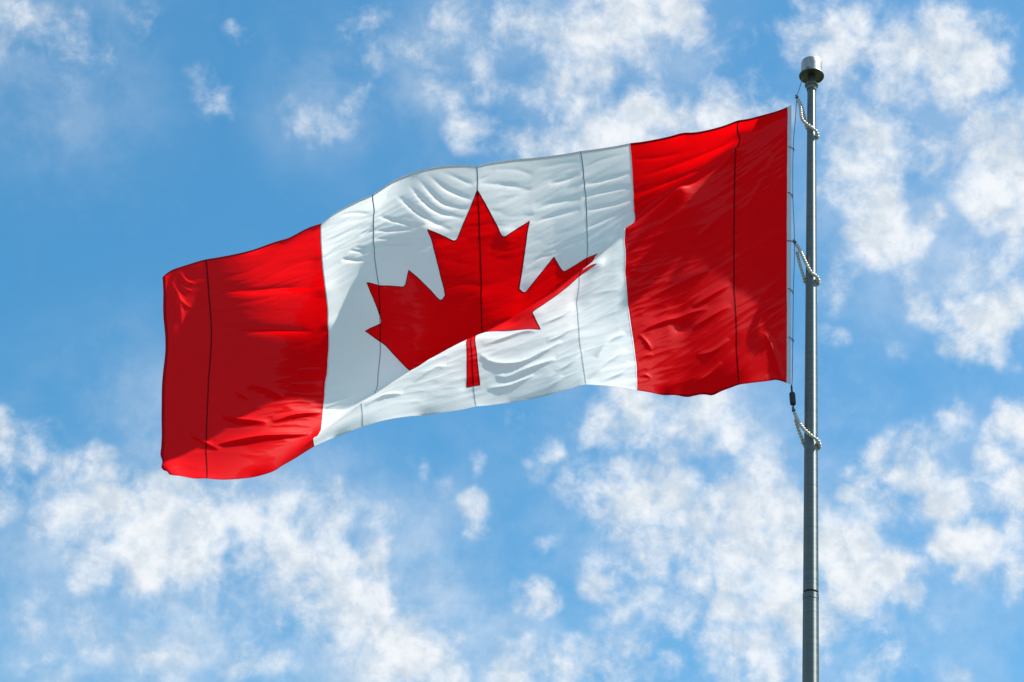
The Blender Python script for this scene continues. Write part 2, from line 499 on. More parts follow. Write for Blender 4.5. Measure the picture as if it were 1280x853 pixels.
# head of the pole: spindle with a small disc, then the round cap with a projecting flange
Z0 = CAP_Z - 0.005
bm = bmesh.new()
lathe(bm, [(0, Z0 - 0.02), (0.034, Z0 - 0.02), (0.0365, Z0 + 0.01), (0.0470, Z0 + 0.018), (0.0480, Z0 + 0.022), (0.0480, Z0 + 0.028), (0.046, Z0 + 0.031),
           (0.032, Z0 + 0.033), (0.028, Z0 + 0.05), (0.027, Z0 + 0.11), (0, Z0 + 0.11)])
bm_obj('spindle', bm, M_CAPDARK, pole)
Z1 = Z0 + 0.105
bm = bmesh.new()
lathe(bm, [(0, Z1 + 0.006), (0.076, Z1 + 0.006), (0.079, Z1), (0.0875, Z1), (0.089, Z1 + 0.003), (0.089, Z1 + 0.008), (0.087, Z1 + 0.011), (0.07, Z1 + 0.012), (0, Z1 + 0.012)])
flange = bm_obj('cap_flange', bm, M_CAPDARK, pole)
bm = bmesh.new()
lathe(bm, [(0, Z1 + 0.0125), (0.0735, Z1 + 0.0125), (0.0735, Z1 + 0.09), (0.0725, Z1 + 0.124), (0.071, Z1 + 0.131), (0.067, Z1 + 0.135), (0.03, Z1 + 0.138), (0, Z1 + 0.138)])
bm_obj('cap', bm, M_CAP, pole)
bm = bmesh.new()
bmesh.ops.create_cone(bm, cap_ends=True, segments=10, radius1=0.007, radius2=0.007, depth=0.014,
                      matrix=Matrix.Translation((-0.034, -0.0655, Z1 + 0.028)) @ Matrix.Rotation(R(90), 4, 'X') @ Matrix.Rotation(R(27), 4, 'Y'))
bm_obj('set_screw', bm, M_STEEL, pole)


SHEET_DATA = [
    8606,0,0,1,0,1,0,0,1,0,0,1,0,0,1,0,1,0,0,1,0,0,1,0,1,0,0,1,0,0,1,0,1,0,0,1,0,0,1,0,1,0,0,1,0,0,1,0,0,
    8506,11,3,-3,-6,-2,6,-1,-1,-1,1,-2,-5,7,1,-1,0,-1,0,1,0,-2,0,5,1,-1,0,0,0,0,0,2,1,0,0,6,0,0,0,0,1,0,1,0,1,1,1,-1,-7,
    8406,16,7,-2,-9,-6,6,0,-2,-2,0,-3,-6,7,2,-1,0,0,0,0,-1,-2,0,6,1,0,0,0,0,0,0,2,2,0,1,6,2,0,1,0,0,1,1,0,1,1,2,-2,-13,
    8308,17,9,1,-9,-7,2,-1,-3,-2,-1,-2,-6,5,2,0,0,0,0,0,0,-3,0,6,1,1,0,1,0,0,0,2,2,0,2,6,3,1,1,1,1,1,1,0,2,2,2,0,-1,
    8212,17,11,5,-9,-10,-2,-2,-3,-3,-1,-2,-5,4,2,0,0,0,0,0,0,-2,1,4,1,1,1,0,1,0,1,2,2,1,2,6,3,2,2,1,2,1,1,1,3,4,3,2,0,
    8118,15,13,10,-9,-13,-6,-5,-3,-2,-1,-3,-3,3,1,0,0,1,0,0,0,-1,1,3,2,0,1,1,1,0,1,2,3,1,3,6,4,2,3,2,1,2,2,2,4,4,4,5,6,
    8027,11,14,16,-10,-16,-9,-8,-2,-2,-2,-2,-2,1,1,0,1,0,1,0,1,-1,1,2,2,1,1,1,1,1,1,2,3,3,3,6,4,3,3,2,2,2,3,3,5,4,5,7,9,
    7939,5,15,30,-12,-24,-14,-12,-2,-2,-1,-1,-2,1,0,0,1,1,0,1,1,0,1,2,1,1,2,1,1,1,1,1,4,5,4,6,5,4,3,3,2,1,2,6,5,6,6,7,7,
    7853,-3,16,44,-12,-32,-17,-22,0,0,0,-1,-1,1,-1,-1,1,1,1,1,1,1,1,2,1,0,3,2,1,2,1,-3,6,8,5,5,6,4,4,3,4,0,-3,12,8,5,7,6,2,
    7753,6,14,28,-2,-20,-15,-13,-8,-3,-2,-2,-2,-1,0,-1,0,1,1,1,1,1,1,2,2,1,2,2,2,2,3,2,3,5,6,6,5,6,4,5,4,4,3,6,6,6,6,8,11,
    7655,10,13,20,2,-10,-10,-9,-10,-8,-4,-2,-3,-1,-2,0,-1,0,1,1,1,1,2,2,2,2,3,2,3,2,3,4,3,5,5,6,6,6,6,6,5,5,5,6,6,6,5,7,11,
    7558,12,13,15,5,-4,-5,-8,-9,-9,-7,-4,-3,-2,-2,-1,-1,0,0,1,1,2,2,2,3,3,3,3,3,3,4,3,5,5,5,6,6,7,7,6,7,6,7,6,7,6,5,4,7,
    7464,12,11,13,6,0,1,-5,-7,-11,-9,-6,-4,-4,-3,-1,-1,-1,1,1,1,2,2,3,3,3,4,4,3,4,5,4,4,5,6,6,7,7,8,7,8,8,7,8,7,8,8,4,-1,
    7370,11,11,10,8,3,4,2,-6,-11,-11,-8,-7,-5,-4,-2,-1,-1,0,1,2,2,2,3,4,4,4,5,4,5,5,4,5,5,6,6,7,8,9,8,9,9,8,8,8,7,8,7,5,
    7279,8,10,10,8,6,4,8,0,-13,-13,-9,-8,-9,-5,-3,-1,-1,0,1,2,2,3,3,4,4,5,5,6,5,6,5,6,5,5,6,7,8,10,10,10,9,9,9,8,7,8,7,9,
    7190,4,9,10,9,7,5,9,9,-13,-14,-11,-10,-10,-9,-4,-2,0,0,1,2,2,3,3,4,5,6,6,6,7,6,6,6,6,6,6,4,7,14,11,11,10,10,9,8,8,8,6,10,
    7108,-5,7,10,9,8,6,9,19,-12,-16,-12,-9,-12,-15,-1,-5,-2,1,1,2,2,3,3,4,3,8,8,6,8,7,7,7,7,7,7,5,1,17,13,11,10,11,10,9,9,9,6,4,
    7011,1,6,10,10,8,7,9,17,-4,-12,-12,-9,-12,-18,-6,-2,-3,-1,0,1,2,2,4,4,4,7,8,7,8,8,8,8,8,7,8,6,2,16,13,11,11,11,10,9,10,9,7,4,
    6913,7,8,10,9,9,8,9,12,2,-4,-10,-10,-10,-12,-14,-8,-4,-3,-1,0,1,3,3,4,5,7,8,8,8,9,8,9,9,8,9,8,8,11,11,11,11,11,10,10,9,9,8,8,
    6816,12,10,10,9,10,9,9,10,3,3,-5,-9,-11,-12,-16,-15,-6,-4,-2,-1,1,3,3,5,5,7,7,9,9,9,9,10,9,10,9,10,9,11,11,11,11,11,10,9,10,8,8,8,
    6722,14,11,11,10,10,10,9,9,6,4,2,-5,-11,-14,-16,-18,-13,-7,-4,-1,1,3,3,5,6,6,8,9,9,9,10,11,10,10,11,10,11,11,12,11,11,11,10,9,10,8,8,5,
    6628,16,13,12,11,10,10,10,9,7,5,8,0,-10,-14,-17,-19,-19,-13,-7,-1,0,3,4,5,6,6,8,9,9,10,10,11,11,11,12,11,12,12,12,11,11,11,10,9,9,8,8,5,
    6536,17,14,13,12,11,10,11,9,8,7,8,10,-8,-16,-17,-19,-21,-22,-11,-3,-1,5,5,5,5,5,7,10,10,10,10,11,12,12,12,12,13,12,12,12,11,11,10,9,9,8,6,7,
    6445,17,16,14,12,12,11,11,10,10,7,9,16,-1,-19,-17,-18,-21,-29,-25,0,-4,6,9,5,5,3,4,13,10,10,10,10,11,14,13,13,13,14,13,12,12,11,11,9,7,7,5,5,
    6354,19,17,14,13,13,11,12,11,10,8,10,23,7,-23,-17,-19,-18,-27,-51,8,-13,9,17,6,5,2,-7,18,12,9,10,8,9,17,14,13,14,15,16,12,10,11,15,12,1,5,5,-1,
    6265,20,17,14,14,14,12,12,11,11,9,10,16,8,-7,-13,-17,-19,-21,-33,-14,-3,2,7,4,4,2,1,6,8,8,9,9,10,13,13,13,14,14,14,13,11,12,11,11,7,6,6,4,
    6177,20,17,16,14,14,13,12,12,11,10,10,12,8,-1,-1,-14,-20,-19,-20,-19,-9,-1,3,3,1,0,1,3,4,7,7,9,10,11,12,13,13,13,14,12,13,11,11,11,9,8,6,6,
    6089,20,18,16,15,14,14,13,12,11,10,10,11,8,3,4,1,-26,-19,-17,-13,-9,-13,3,2,-3,-2,-1,1,3,4,6,8,9,11,11,12,13,13,13,12,13,12,11,11,10,9,7,4,
    6001,21,19,16,15,15,14,13,12,12,10,11,10,8,5,6,15,-25,-20,-13,-10,-2,-24,-4,7,-5,-10,-4,0,0,2,4,7,9,10,10,12,12,12,12,13,13,12,12,11,11,10,7,3,
    5914,21,20,16,16,15,15,13,12,12,11,10,10,9,6,6,8,-1,-19,-12,-11,-9,-16,-10,19,2,-33,-7,-2,-2,-1,2,7,8,9,9,11,11,12,11,13,13,13,12,12,11,12,9,7,
    5827,22,20,17,16,15,15,14,12,12,11,11,10,8,8,6,7,6,-10,-7,-13,-14,-15,-10,6,-6,-23,-7,-3,-3,-2,0,5,8,9,8,10,11,10,10,13,14,13,12,13,12,13,10,10,
    5740,23,21,17,16,16,15,13,13,12,12,11,10,9,7,8,7,1,-7,10,-10,-18,-16,-13,-3,-19,-20,-1,1,-3,-3,-5,1,13,9,7,9,11,9,7,12,16,14,13,13,13,13,12,7,
    5654,24,21,17,16,16,15,14,13,12,12,11,11,9,9,8,7,1,-6,15,1,-21,-19,-13,-9,-26,-25,7,6,-4,-4,-9,-4,16,9,7,8,10,7,3,14,18,14,13,13,14,13,12,8,
    5572,23,20,16,17,15,15,14,14,12,12,12,11,10,10,9,8,5,4,5,6,-17,-21,-15,-11,-17,-22,3,0,-5,-4,-3,-1,3,6,6,7,8,8,9,11,13,13,12,14,13,13,14,16,
    5490,21,19,17,16,16,15,14,13,13,13,12,11,11,11,10,9,8,9,2,3,-7,-22,-18,-12,-14,-15,-4,-1,-7,-4,-3,-1,1,3,5,6,7,8,9,10,12,12,12,13,13,14,15,18,
    5408,20,19,16,16,15,15,14,14,13,12,13,12,12,12,12,9,11,18,-2,-5,1,-20,-19,-13,-13,-9,0,-3,-17,-5,-4,-2,0,2,4,6,6,8,8,9,11,11,12,13,13,13,15,18,
    5325,20,18,16,16,15,15,14,13,13,13,13,12,13,13,14,10,11,23,-3,-10,3,-13,-19,-15,-10,-5,23,4,-50,-11,-2,-4,-1,1,4,5,6,7,7,9,10,11,12,12,13,12,15,19,
    5243,18,18,16,15,15,15,14,13,14,12,13,13,13,14,17,10,8,13,4,-3,1,-5,-18,-16,-8,-3,8,-3,-32,-14,-5,-1,-2,1,5,7,4,4,8,8,9,10,11,12,13,12,14,17,
    5161,17,17,16,15,15,14,14,13,13,12,13,13,13,14,16,11,9,10,6,1,0,-1,-12,-17,-8,-3,1,-7,-26,-15,-6,-1,2,-1,6,12,0,2,7,8,8,10,11,12,12,13,13,12,
    5078,17,16,15,16,14,14,13,14,14,10,12,13,14,13,14,12,11,10,7,4,0,-2,-5,-17,-7,-3,-3,-7,-22,-20,-8,-5,2,3,4,7,4,5,7,8,9,10,11,12,12,13,13,11,
    4996,16,15,15,15,14,14,13,15,17,4,11,14,13,14,13,13,11,10,8,6,1,-1,-3,-16,-5,-2,-5,-8,-18,-20,-15,-6,-1,5,4,5,6,6,7,9,9,10,12,12,12,13,14,15,
    4913,15,15,15,14,14,13,12,15,15,4,10,15,14,13,14,14,11,10,10,9,1,-2,-4,-15,2,-2,-6,-10,-14,-19,-18,-12,-4,5,6,5,5,7,8,9,9,11,12,12,13,13,14,17,
    4830,15,14,14,14,13,12,12,12,12,5,10,18,15,13,14,14,12,10,12,20,-8,-1,-4,-22,15,-2,-8,-10,-12,-17,-19,-17,-6,1,5,5,6,8,8,10,10,12,12,13,13,13,14,15,
    4746,15,14,13,13,12,12,11,11,10,3,8,23,16,13,15,14,12,10,11,13,1,2,-3,-24,25,-3,-10,-9,-12,-15,-19,-19,-14,1,3,5,6,9,9,10,12,12,13,13,14,14,13,8,
    4662,16,13,12,12,12,11,11,10,10,-1,5,29,17,13,15,13,13,10,10,10,5,4,0,-6,14,-3,-11,-10,-11,-15,-16,-18,-15,-9,1,4,6,10,10,11,12,13,13,14,15,14,14,14,
    4578,16,13,11,11,12,11,11,11,10,7,9,18,15,13,14,13,11,10,9,10,7,6,3,0,13,-2,-10,-11,-11,-14,-15,-16,-15,-15,-5,2,5,12,11,12,12,13,14,14,15,15,16,18,
    4494,16,13,10,9,12,12,12,11,11,9,11,14,14,13,12,12,11,10,8,9,9,8,5,3,12,4,-11,-11,-11,-12,-15,-15,-15,-15,-13,-4,4,16,13,11,13,14,14,15,15,14,16,19,
    4412,15,12,8,7,14,13,11,12,11,11,11,13,13,12,12,11,11,9,7,8,11,10,7,6,12,11,-13,-11,-11,-11,-14,-15,-14,-15,-16,-17,0,25,15,12,13,13,15,18,12,12,16,18,
    4332,13,11,6,0,20,15,11,12,12,11,12,12,12,11,11,11,10,9,5,4,17,12,8,9,15,19,-18,-12,-10,-11,-13,-14,-13,-14,-16,-17,3,17,13,10,11,13,11,11,14,16,16,17,
    4251,11,11,8,7,13,13,11,11,12,12,12,11,12,11,10,10,10,10,7,8,12,11,10,10,12,14,-3,-12,-10,-10,-11,-13,-13,-13,-15,-18,-1,16,11,9,10,11,8,1,18,20,17,19,
    4169,12,11,8,9,11,11,11,11,11,13,12,11,10,11,11,9,10,10,9,9,11,11,10,11,11,10,6,-8,-10,-9,-10,-12,-12,-12,-14,-17,-4,12,10,9,9,9,10,8,10,13,16,18,
    4088,12,11,9,8,11,10,10,10,11,14,13,9,10,11,10,10,10,10,9,10,11,11,11,11,11,10,7,-2,-8,-9,-9,-10,-12,-10,-12,-16,-8,9,9,8,7,9,8,9,9,9,12,16,
    4008,11,12,9,8,9,10,9,8,10,19,16,4,9,11,10,10,10,11,10,10,11,12,11,11,12,9,7,5,-6,-9,-8,-9,-10,-10,-11,-13,-13,7,7,7,6,7,8,6,8,8,9,12,
    3927,13,12,9,8,8,8,8,6,8,18,15,7,10,12,10,10,11,12,10,9,13,13,11,11,12,10,5,11,-2,-8,-8,-8,-9,-10,-10,-11,-14,2,6,5,6,6,6,6,6,5,6,9,
    3845,16,13,9,7,7,7,7,2,3,20,16,9,11,12,11,11,12,12,10,8,16,14,11,12,11,11,6,11,4,-7,-7,-7,-9,-9,-10,-10,-14,-5,6,5,4,5,5,5,5,5,1,2,
    3763,20,14,9,6,6,6,6,-4,-8,31,18,9,12,13,10,12,13,14,12,11,14,14,11,12,11,11,8,8,11,-5,-7,-7,-8,-9,-9,-10,-12,-9,3,2,4,4,4,4,5,5,-1,-11,
    3679,26,16,8,7,5,6,5,-5,-13,34,17,9,12,13,10,12,15,15,13,13,15,13,12,11,12,11,9,8,14,-2,-6,-8,-8,-9,-9,-10,-11,-6,-4,-3,3,4,3,4,5,6,2,-5,
    3593,34,18,8,7,7,7,4,2,3,13,12,8,11,11,8,13,18,16,14,15,14,14,12,12,11,11,11,10,16,-3,-6,-7,-8,-9,-9,-10,-11,-7,-9,-5,1,4,4,4,5,6,6,7,
    3524,29,17,8,8,7,7,5,4,4,10,8,8,10,9,3,14,23,18,15,16,16,14,12,12,11,10,10,10,10,5,-1,-9,-8,-9,-9,-11,-11,-11,-15,-3,0,3,5,5,5,7,8,12,
    3456,23,16,9,8,7,7,6,3,5,9,8,6,11,7,-5,15,32,19,16,16,16,14,12,12,11,10,9,9,9,9,5,-12,-9,-9,-10,-11,-11,-12,-18,-8,0,1,5,6,7,7,11,14,
    3384,21,16,9,8,7,8,5,5,5,8,8,8,10,10,8,14,21,19,15,14,15,14,12,11,11,9,10,8,8,9,2,-6,-7,-10,-10,-11,-11,-13,-18,-15,-3,1,4,7,8,8,13,17,
    3315,16,15,10,8,7,7,6,5,7,7,9,8,11,12,12,14,18,17,15,14,14,12,12,11,11,9,8,8,7,5,-2,1,-2,-9,-11,-11,-11,-12,-17,-18,-11,-1,2,10,9,9,14,19,
    3238,17,15,10,8,7,8,6,6,7,8,8,10,11,13,12,15,17,17,15,13,14,12,11,11,10,9,7,7,6,4,-1,-1,3,-8,-10,-11,-11,-13,-14,-17,-16,-10,0,12,11,10,13,18,
    3164,16,15,12,5,6,8,7,5,7,10,9,9,14,15,13,16,18,17,12,12,13,11,11,10,10,8,8,7,4,3,0,-2,5,-5,-11,-10,-11,-13,-14,-15,-15,-19,-9,15,15,10,12,15,
    3094,9,19,23,-9,3,9,7,5,6,13,10,8,16,17,16,16,25,17,3,11,12,10,10,10,10,7,8,13,2,-2,0,1,9,-9,-10,-9,-10,-12,-14,-15,-12,-19,-33,22,19,12,10,9,
    3009,11,17,18,-2,5,9,8,7,8,13,11,9,15,17,15,14,17,17,11,12,13,11,10,9,9,7,8,9,3,1,-1,1,6,-9,-4,-7,-9,-11,-12,-13,-11,-16,-35,14,17,10,9,8,
    2921,13,15,13,5,8,10,9,10,10,13,12,11,13,14,14,11,7,21,18,14,14,12,10,8,8,8,7,8,4,1,0,1,1,-6,-3,-1,-7,-10,-10,-11,-10,-13,-21,-4,10,7,8,11,
    2838,11,13,12,8,9,11,11,11,12,13,13,13,14,15,15,14,17,12,12,13,12,12,9,8,7,9,7,6,4,1,1,0,1,-3,-4,0,-2,-7,-9,-9,-9,-10,-16,-10,2,6,4,5,
    2757,8,11,13,9,10,12,12,13,13,14,14,13,16,16,15,16,17,12,10,10,13,11,10,9,8,5,6,5,4,1,0,0,1,-1,-3,-1,0,-1,-6,-8,-7,-8,-13,-10,-6,2,5,-9,
    2678,4,10,12,11,11,12,13,14,14,15,14,15,15,17,16,16,15,13,10,10,12,12,10,8,8,5,4,5,4,0,0,0,2,0,-1,0,-1,2,-1,-4,-7,-7,-8,-9,-12,-6,10,5,
    2597,2,9,12,12,12,11,14,16,15,15,15,15,15,17,18,16,14,14,9,7,14,13,9,9,7,5,3,5,4,0,-1,0,4,1,0,1,1,1,2,1,-4,-7,-6,-8,-13,-11,11,19,
    2517,1,7,13,13,13,13,14,16,15,16,16,16,15,18,17,15,15,13,9,4,16,13,9,8,7,4,1,7,4,0,-4,-1,8,3,1,2,1,3,3,4,3,-7,-6,-7,-14,-17,12,23,
    2442,-7,6,15,14,13,19,19,8,14,17,16,18,22,17,11,13,15,12,10,4,17,12,8,8,7,4,-1,9,3,0,-7,-5,16,5,2,3,1,6,4,5,13,-8,-9,-4,-13,-29,17,23,
    2349,1,7,14,14,13,14,15,15,16,16,17,17,18,16,14,15,14,13,11,10,12,11,9,9,8,6,3,5,4,3,0,1,6,5,3,3,4,4,4,4,6,-1,-3,-3,-7,-18,6,21,
    2261,4,8,14,13,12,13,15,16,16,17,17,16,17,15,16,15,14,13,12,10,12,11,10,9,8,7,6,5,5,4,4,3,4,5,4,4,4,4,4,4,3,2,0,0,-4,-9,0,15,
    2176,4,9,14,13,13,14,15,15,16,16,17,17,16,16,14,15,13,13,13,11,11,11,10,9,9,7,7,6,6,6,4,5,6,5,5,5,5,5,4,4,4,2,1,0,-1,-5,-1,7,
    2093,3,9,14,13,14,13,15,16,16,16,16,16,16,15,15,14,13,13,12,12,11,11,10,10,9,8,8,7,7,6,7,6,6,6,6,6,6,5,5,4,4,3,2,2,0,-1,-3,-4,
    2009,1,10,15,14,14,13,15,16,15,16,16,16,15,14,15,13,14,12,13,12,11,11,10,10,9,9,9,8,8,8,7,7,7,8,6,7,6,7,5,5,5,4,3,2,2,3,-2,-21,
    1913,9,14,15,15,14,15,15,15,15,16,15,15,14,15,13,14,13,12,13,11,12,10,11,10,10,9,9,9,9,8,9,8,8,8,8,8,7,7,6,6,5,6,4,4,4,3,2,5,
    1818,17,17,16,15,15,15,15,16,15,15,14,15,14,14,13,13,13,12,12,12,11,11,10,10,10,10,10,9,9,9,10,9,8,9,9,8,9,8,7,7,7,6,6,6,5,4,6,12,
    1725,23,20,16,15,16,16,16,15,15,14,15,14,13,14,13,13,12,13,11,12,11,11,10,10,10,10,10,10,9,10,10,9,10,9,10,9,9,9,9,8,8,8,7,7,7,6,6,10,
    1628,33,22,16,16,17,16,16,15,15,14,14,14,14,13,13,13,12,12,12,11,11,11,10,10,10,10,10,10,10,10,10,10,10,10,11,10,10,9,10,10,9,9,9,9,8,9,6,1,
    1537,37,23,16,17,17,17,15,15,15,15,14,14,14,13,13,13,12,13,11,11,11,11,10,10,10,10,10,10,10,11,10,10,11,10,11,11,10,11,11,10,11,11,10,10,10,11,8,-1,
    1462,25,21,18,17,17,17,16,15,15,15,15,14,14,14,13,13,13,12,12,11,11,10,10,10,10,10,10,10,11,10,11,10,11,11,11,11,11,12,11,12,11,12,12,12,12,12,12,13,
    1377,21,20,19,17,17,17,16,16,16,15,15,15,15,14,14,14,12,13,11,12,10,11,10,10,10,10,10,10,10,11,11,11,11,11,11,12,11,12,12,12,13,12,13,14,13,14,14,17,
    1287,21,19,19,18,17,16,17,16,17,16,16,16,15,15,15,14,13,13,11,12,10,11,10,9,10,10,10,11,10,11,11,11,12,11,11,12,12,13,12,13,13,13,14,14,15,15,15,17,
    1195,21,20,18,18,17,17,17,17,17,17,17,17,16,16,16,14,14,13,12,11,11,10,10,10,9,10,11,10,11,11,11,12,11,12,11,12,13,12,13,13,14,13,15,15,16,15,17,16,
    1102,21,20,19,18,17,17,18,18,18,18,18,18,17,17,16,15,14,13,12,12,10,11,10,9,10,10,10,11,11,12,11,12,11,12,12,12,13,13,13,13,13,14,15,16,17,16,17,16,
    1006,22,21,20,18,18,18,18,19,19,19,19,18,19,17,17,16,15,13,12,12,11,10,9,10,10,10,10,11,12,11,12,12,12,12,12,12,13,13,13,14,12,12,17,18,17,17,16,12,
    910,23,23,21,19,18,19,18,20,20,20,19,20,19,19,17,17,15,13,13,11,11,10,10,9,10,10,10,12,12,12,13,12,12,12,12,13,13,13,13,13,11,9,20,21,17,18,15,7,
    833,21,20,20,19,19,19,20,19,20,20,19,20,18,19,17,16,15,14,13,12,11,11,10,10,11,10,11,12,12,12,12,13,12,13,13,13,13,14,13,14,13,14,15,17,17,16,16,12,
    753,20,20,20,19,20,19,19,20,20,20,19,19,19,18,18,16,15,14,13,12,12,10,11,11,10,11,12,11,13,12,13,13,13,13,13,14,14,13,14,14,14,14,15,16,15,16,16,16,
    671,21,20,20,19,20,19,20,20,19,20,20,20,19,18,17,16,16,14,13,12,11,11,11,11,11,11,12,12,13,13,13,13,14,13,14,14,14,14,14,14,13,14,15,16,15,14,17,22,
    591,20,21,20,19,20,20,19,20,20,20,19,20,19,18,18,16,15,14,13,12,12,11,11,11,11,12,12,13,13,13,14,13,15,14,14,14,15,14,14,14,14,13,15,15,15,12,17,26,
    510,21,20,20,20,20,20,19,20,20,20,20,19,19,18,18,16,15,14,13,13,11,11,11,12,11,12,13,12,14,14,14,15,14,15,15,15,15,14,15,14,13,14,14,15,13,9,15,22,
    438,20,21,20,19,19,19,19,19,19,20,20,20,20,19,18,16,15,14,12,11,11,11,11,11,12,12,13,14,14,14,15,14,15,16,15,15,15,15,14,14,13,12,14,19,14,3,17,36,
    377,21,20,20,18,16,16,16,17,18,20,22,22,22,21,18,17,15,12,11,9,9,10,10,11,12,13,14,14,15,15,14,14,15,15,15,16,15,15,13,13,12,8,14,33,22,-6,42,91,
    4546,0,0,0,0,0,0,0,0,0,0,0,0,0,0,0,0,0,0,0,0,0,0,0,0,0,0,0,0,0,0,0,0,0,0,0,0,0,0,0,0,0,0,0,0,0,0,0,0,
    4565,1,-1,-6,-5,-1,-2,0,-1,-1,0,-1,1,-2,0,0,0,0,-1,0,-1,0,-1,-2,-1,-2,-1,-1,-1,-2,-1,-1,-1,0,-1,-3,-1,-1,-2,-1,-1,-1,-1,0,-2,-1,-2,0,-1,
    4578,7,1,-10,-11,-5,-4,-1,-2,-1,-2,0,1,-2,-1,0,-1,0,-1,-1,-2,-1,-1,-3,-2,-2,-3,-2,-2,-3,-2,-3,-2,-1,-2,-4,-2,-3,-2,-2,-3,-2,-1,-2,-2,-2,-2,-3,-2,
    4583,16,8,-12,-17,-9,-8,-3,-3,-3,-1,-1,0,-1,-1,-1,0,-1,-2,-1,-2,-2,-2,-3,-2,-3,-3,-3,-3,-4,-3,-4,-4,-3,-3,-4,-4,-4,-3,-3,-3,-2,-3,-2,-2,-3,-2,-3,-1,
    4584,25,15,-11,-20,-14,-12,-8,-4,-2,-3,-1,1,-2,0,-1,-1,-2,-2,-2,-2,-2,-2,-4,-3,-3,-4,-4,-4,-4,-4,-5,-5,-5,-5,-5,-5,-4,-4,-4,-3,-3,-3,-3,-3,-2,-3,-3,-1,
    4584,32,23,-8,-20,-19,-17,-14,-4,-3,-3,-1,0,-2,-1,-1,-2,-1,-3,-2,-3,-2,-3,-4,-4,-4,-4,-5,-4,-5,-6,-5,-6,-7,-6,-6,-6,-6,-5,-4,-4,-3,-3,-3,-3,-3,-3,-3,-2,
    4582,40,28,-1,-18,-21,-26,-19,-5,-3,-4,-3,0,-2,-1,-2,-2,-3,-2,-3,-3,-4,-3,-4,-4,-5,-5,-5,-5,-6,-6,-7,-7,-8,-7,-8,-7,-6,-6,-5,-4,-4,-3,-3,-3,-2,-3,-3,-3,
    4565,55,37,-5,-3,-16,-32,-48,-1,5,-3,-4,-1,-1,-3,-4,-2,-2,-4,-3,-3,-4,-3,-5,-3,-4,-6,-6,-6,-7,-6,-5,-9,-11,-9,-9,-8,-7,-7,-5,-5,-3,-2,-4,-2,-2,-2,-2,-3,
    4539,71,48,-14,18,-1,-36,-79,-9,20,0,-5,-3,-1,-4,-8,-2,-2,-3,-4,-3,-4,-4,-4,-3,-1,-9,-8,-5,-8,-5,-1,-12,-15,-11,-9,-10,-9,-7,-5,-5,-2,0,-5,-3,-1,0,-1,-3,
    4561,52,45,10,18,5,-33,-56,-24,-3,-7,-8,-6,-5,-5,-5,-5,-4,-4,-4,-5,-4,-4,-5,-4,-5,-6,-7,-7,-7,-8,-8,-9,-11,-10,-10,-10,-9,-8,-6,-6,-4,-2,-1,-1,1,1,3,4,
    4573,45,41,22,23,15,-25,-44,-30,-18,-18,-15,-10,-8,-6,-7,-6,-5,-5,-4,-5,-4,-5,-5,-5,-6,-6,-7,-7,-8,-8,-9,-10,-10,-10,-10,-10,-10,-8,-7,-5,-5,-2,-1,1,2,3,6,6,
    4572,46,40,28,27,27,-11,-40,-32,-26,-27,-24,-17,-12,-9,-8,-7,-6,-4,-4,-4,-5,-4,-5,-5,-6,-7,-7,-7,-8,-9,-8,-10,-10,-10,-10,-10,-10,-9,-8,-6,-5,-3,0,2,4,6,14,16,
    4564,48,41,33,31,33,10,-32,-35,-31,-33,-36,-27,-19,-12,-9,-6,-6,-4,-4,-3,-4,-4,-5,-5,-6,-7,-7,-8,-8,-8,-8,-9,-9,-10,-10,-9,-10,-10,-9,-8,-6,-4,1,3,5,8,23,39,
    4551,49,45,35,35,36,27,-15,-35,-36,-39,-41,-40,-30,-19,-7,-6,-5,-4,-2,-3,-3,-4,-4,-5,-6,-7,-8,-7,-8,-9,-8,-8,-8,-9,-9,-9,-9,-11,-10,-9,-7,-5,-1,1,3,4,14,20,
    4532,51,48,40,37,38,36,8,-29,-39,-44,-45,-48,-47,-26,-8,-4,-4,-3,-2,-2,-3,-3,-4,-5,-6,-7,-7,-8,-8,-8,-7,-8,-7,-8,-8,-9,-10,-11,-11,-10,-8,-7,-2,-1,1,3,8,13,
    4501,58,54,43,40,40,39,25,-12,-39,-47,-51,-52,-61,-51,-5,3,-1,-1,-1,0,-2,-2,-4,-5,-5,-7,-8,-8,-8,-7,-8,-6,-6,-7,-6,-5,-7,-17,-14,-11,-11,-8,-4,-1,0,3,11,16,
    4455,73,62,47,42,41,43,32,6,-26,-50,-56,-53,-72,-94,-8,23,7,0,1,2,0,-3,-3,-3,-3,-9,-9,-8,-8,-8,-8,-5,-4,-4,-6,3,11,-36,-23,-11,-14,-12,-5,-2,0,2,15,30,
    4439,68,60,49,44,42,43,35,19,-2,-48,-55,-55,-68,-87,-31,10,4,1,0,0,0,-2,-3,-4,-3,-8,-9,-7,-8,-8,-8,-5,-5,-5,-7,-1,4,-27,-20,-13,-13,-12,-7,-4,-2,-1,10,22,
    4431,57,56,49,46,42,42,38,28,16,-34,-53,-56,-61,-70,-43,-17,-3,-1,-2,-1,-2,-2,-3,-4,-5,-7,-7,-7,-8,-7,-8,-7,-8,-7,-8,-8,-10,-13,-14,-12,-12,-11,-7,-6,-5,-4,2,8,
    4412,56,53,48,45,44,41,38,32,26,-8,-48,-53,-57,-61,-48,-34,-14,-5,-3,-3,-3,-3,-3,-4,-5,-6,-7,-7,-8,-8,-8,-8,-8,-8,-10,-9,-10,-13,-13,-13,-12,-11,-9,-7,-6,-5,1,7,
    4390,54,52,47,45,44,42,37,34,30,14,-31,-49,-54,-55,-47,-41,-32,-11,-6,-3,-4,-4,-4,-4,-5,-6,-6,-8,-8,-8,-8,-9,-9,-9,-10,-10,-11,-13,-14,-13,-13,-12,-9,-8,-7,-8,3,13,
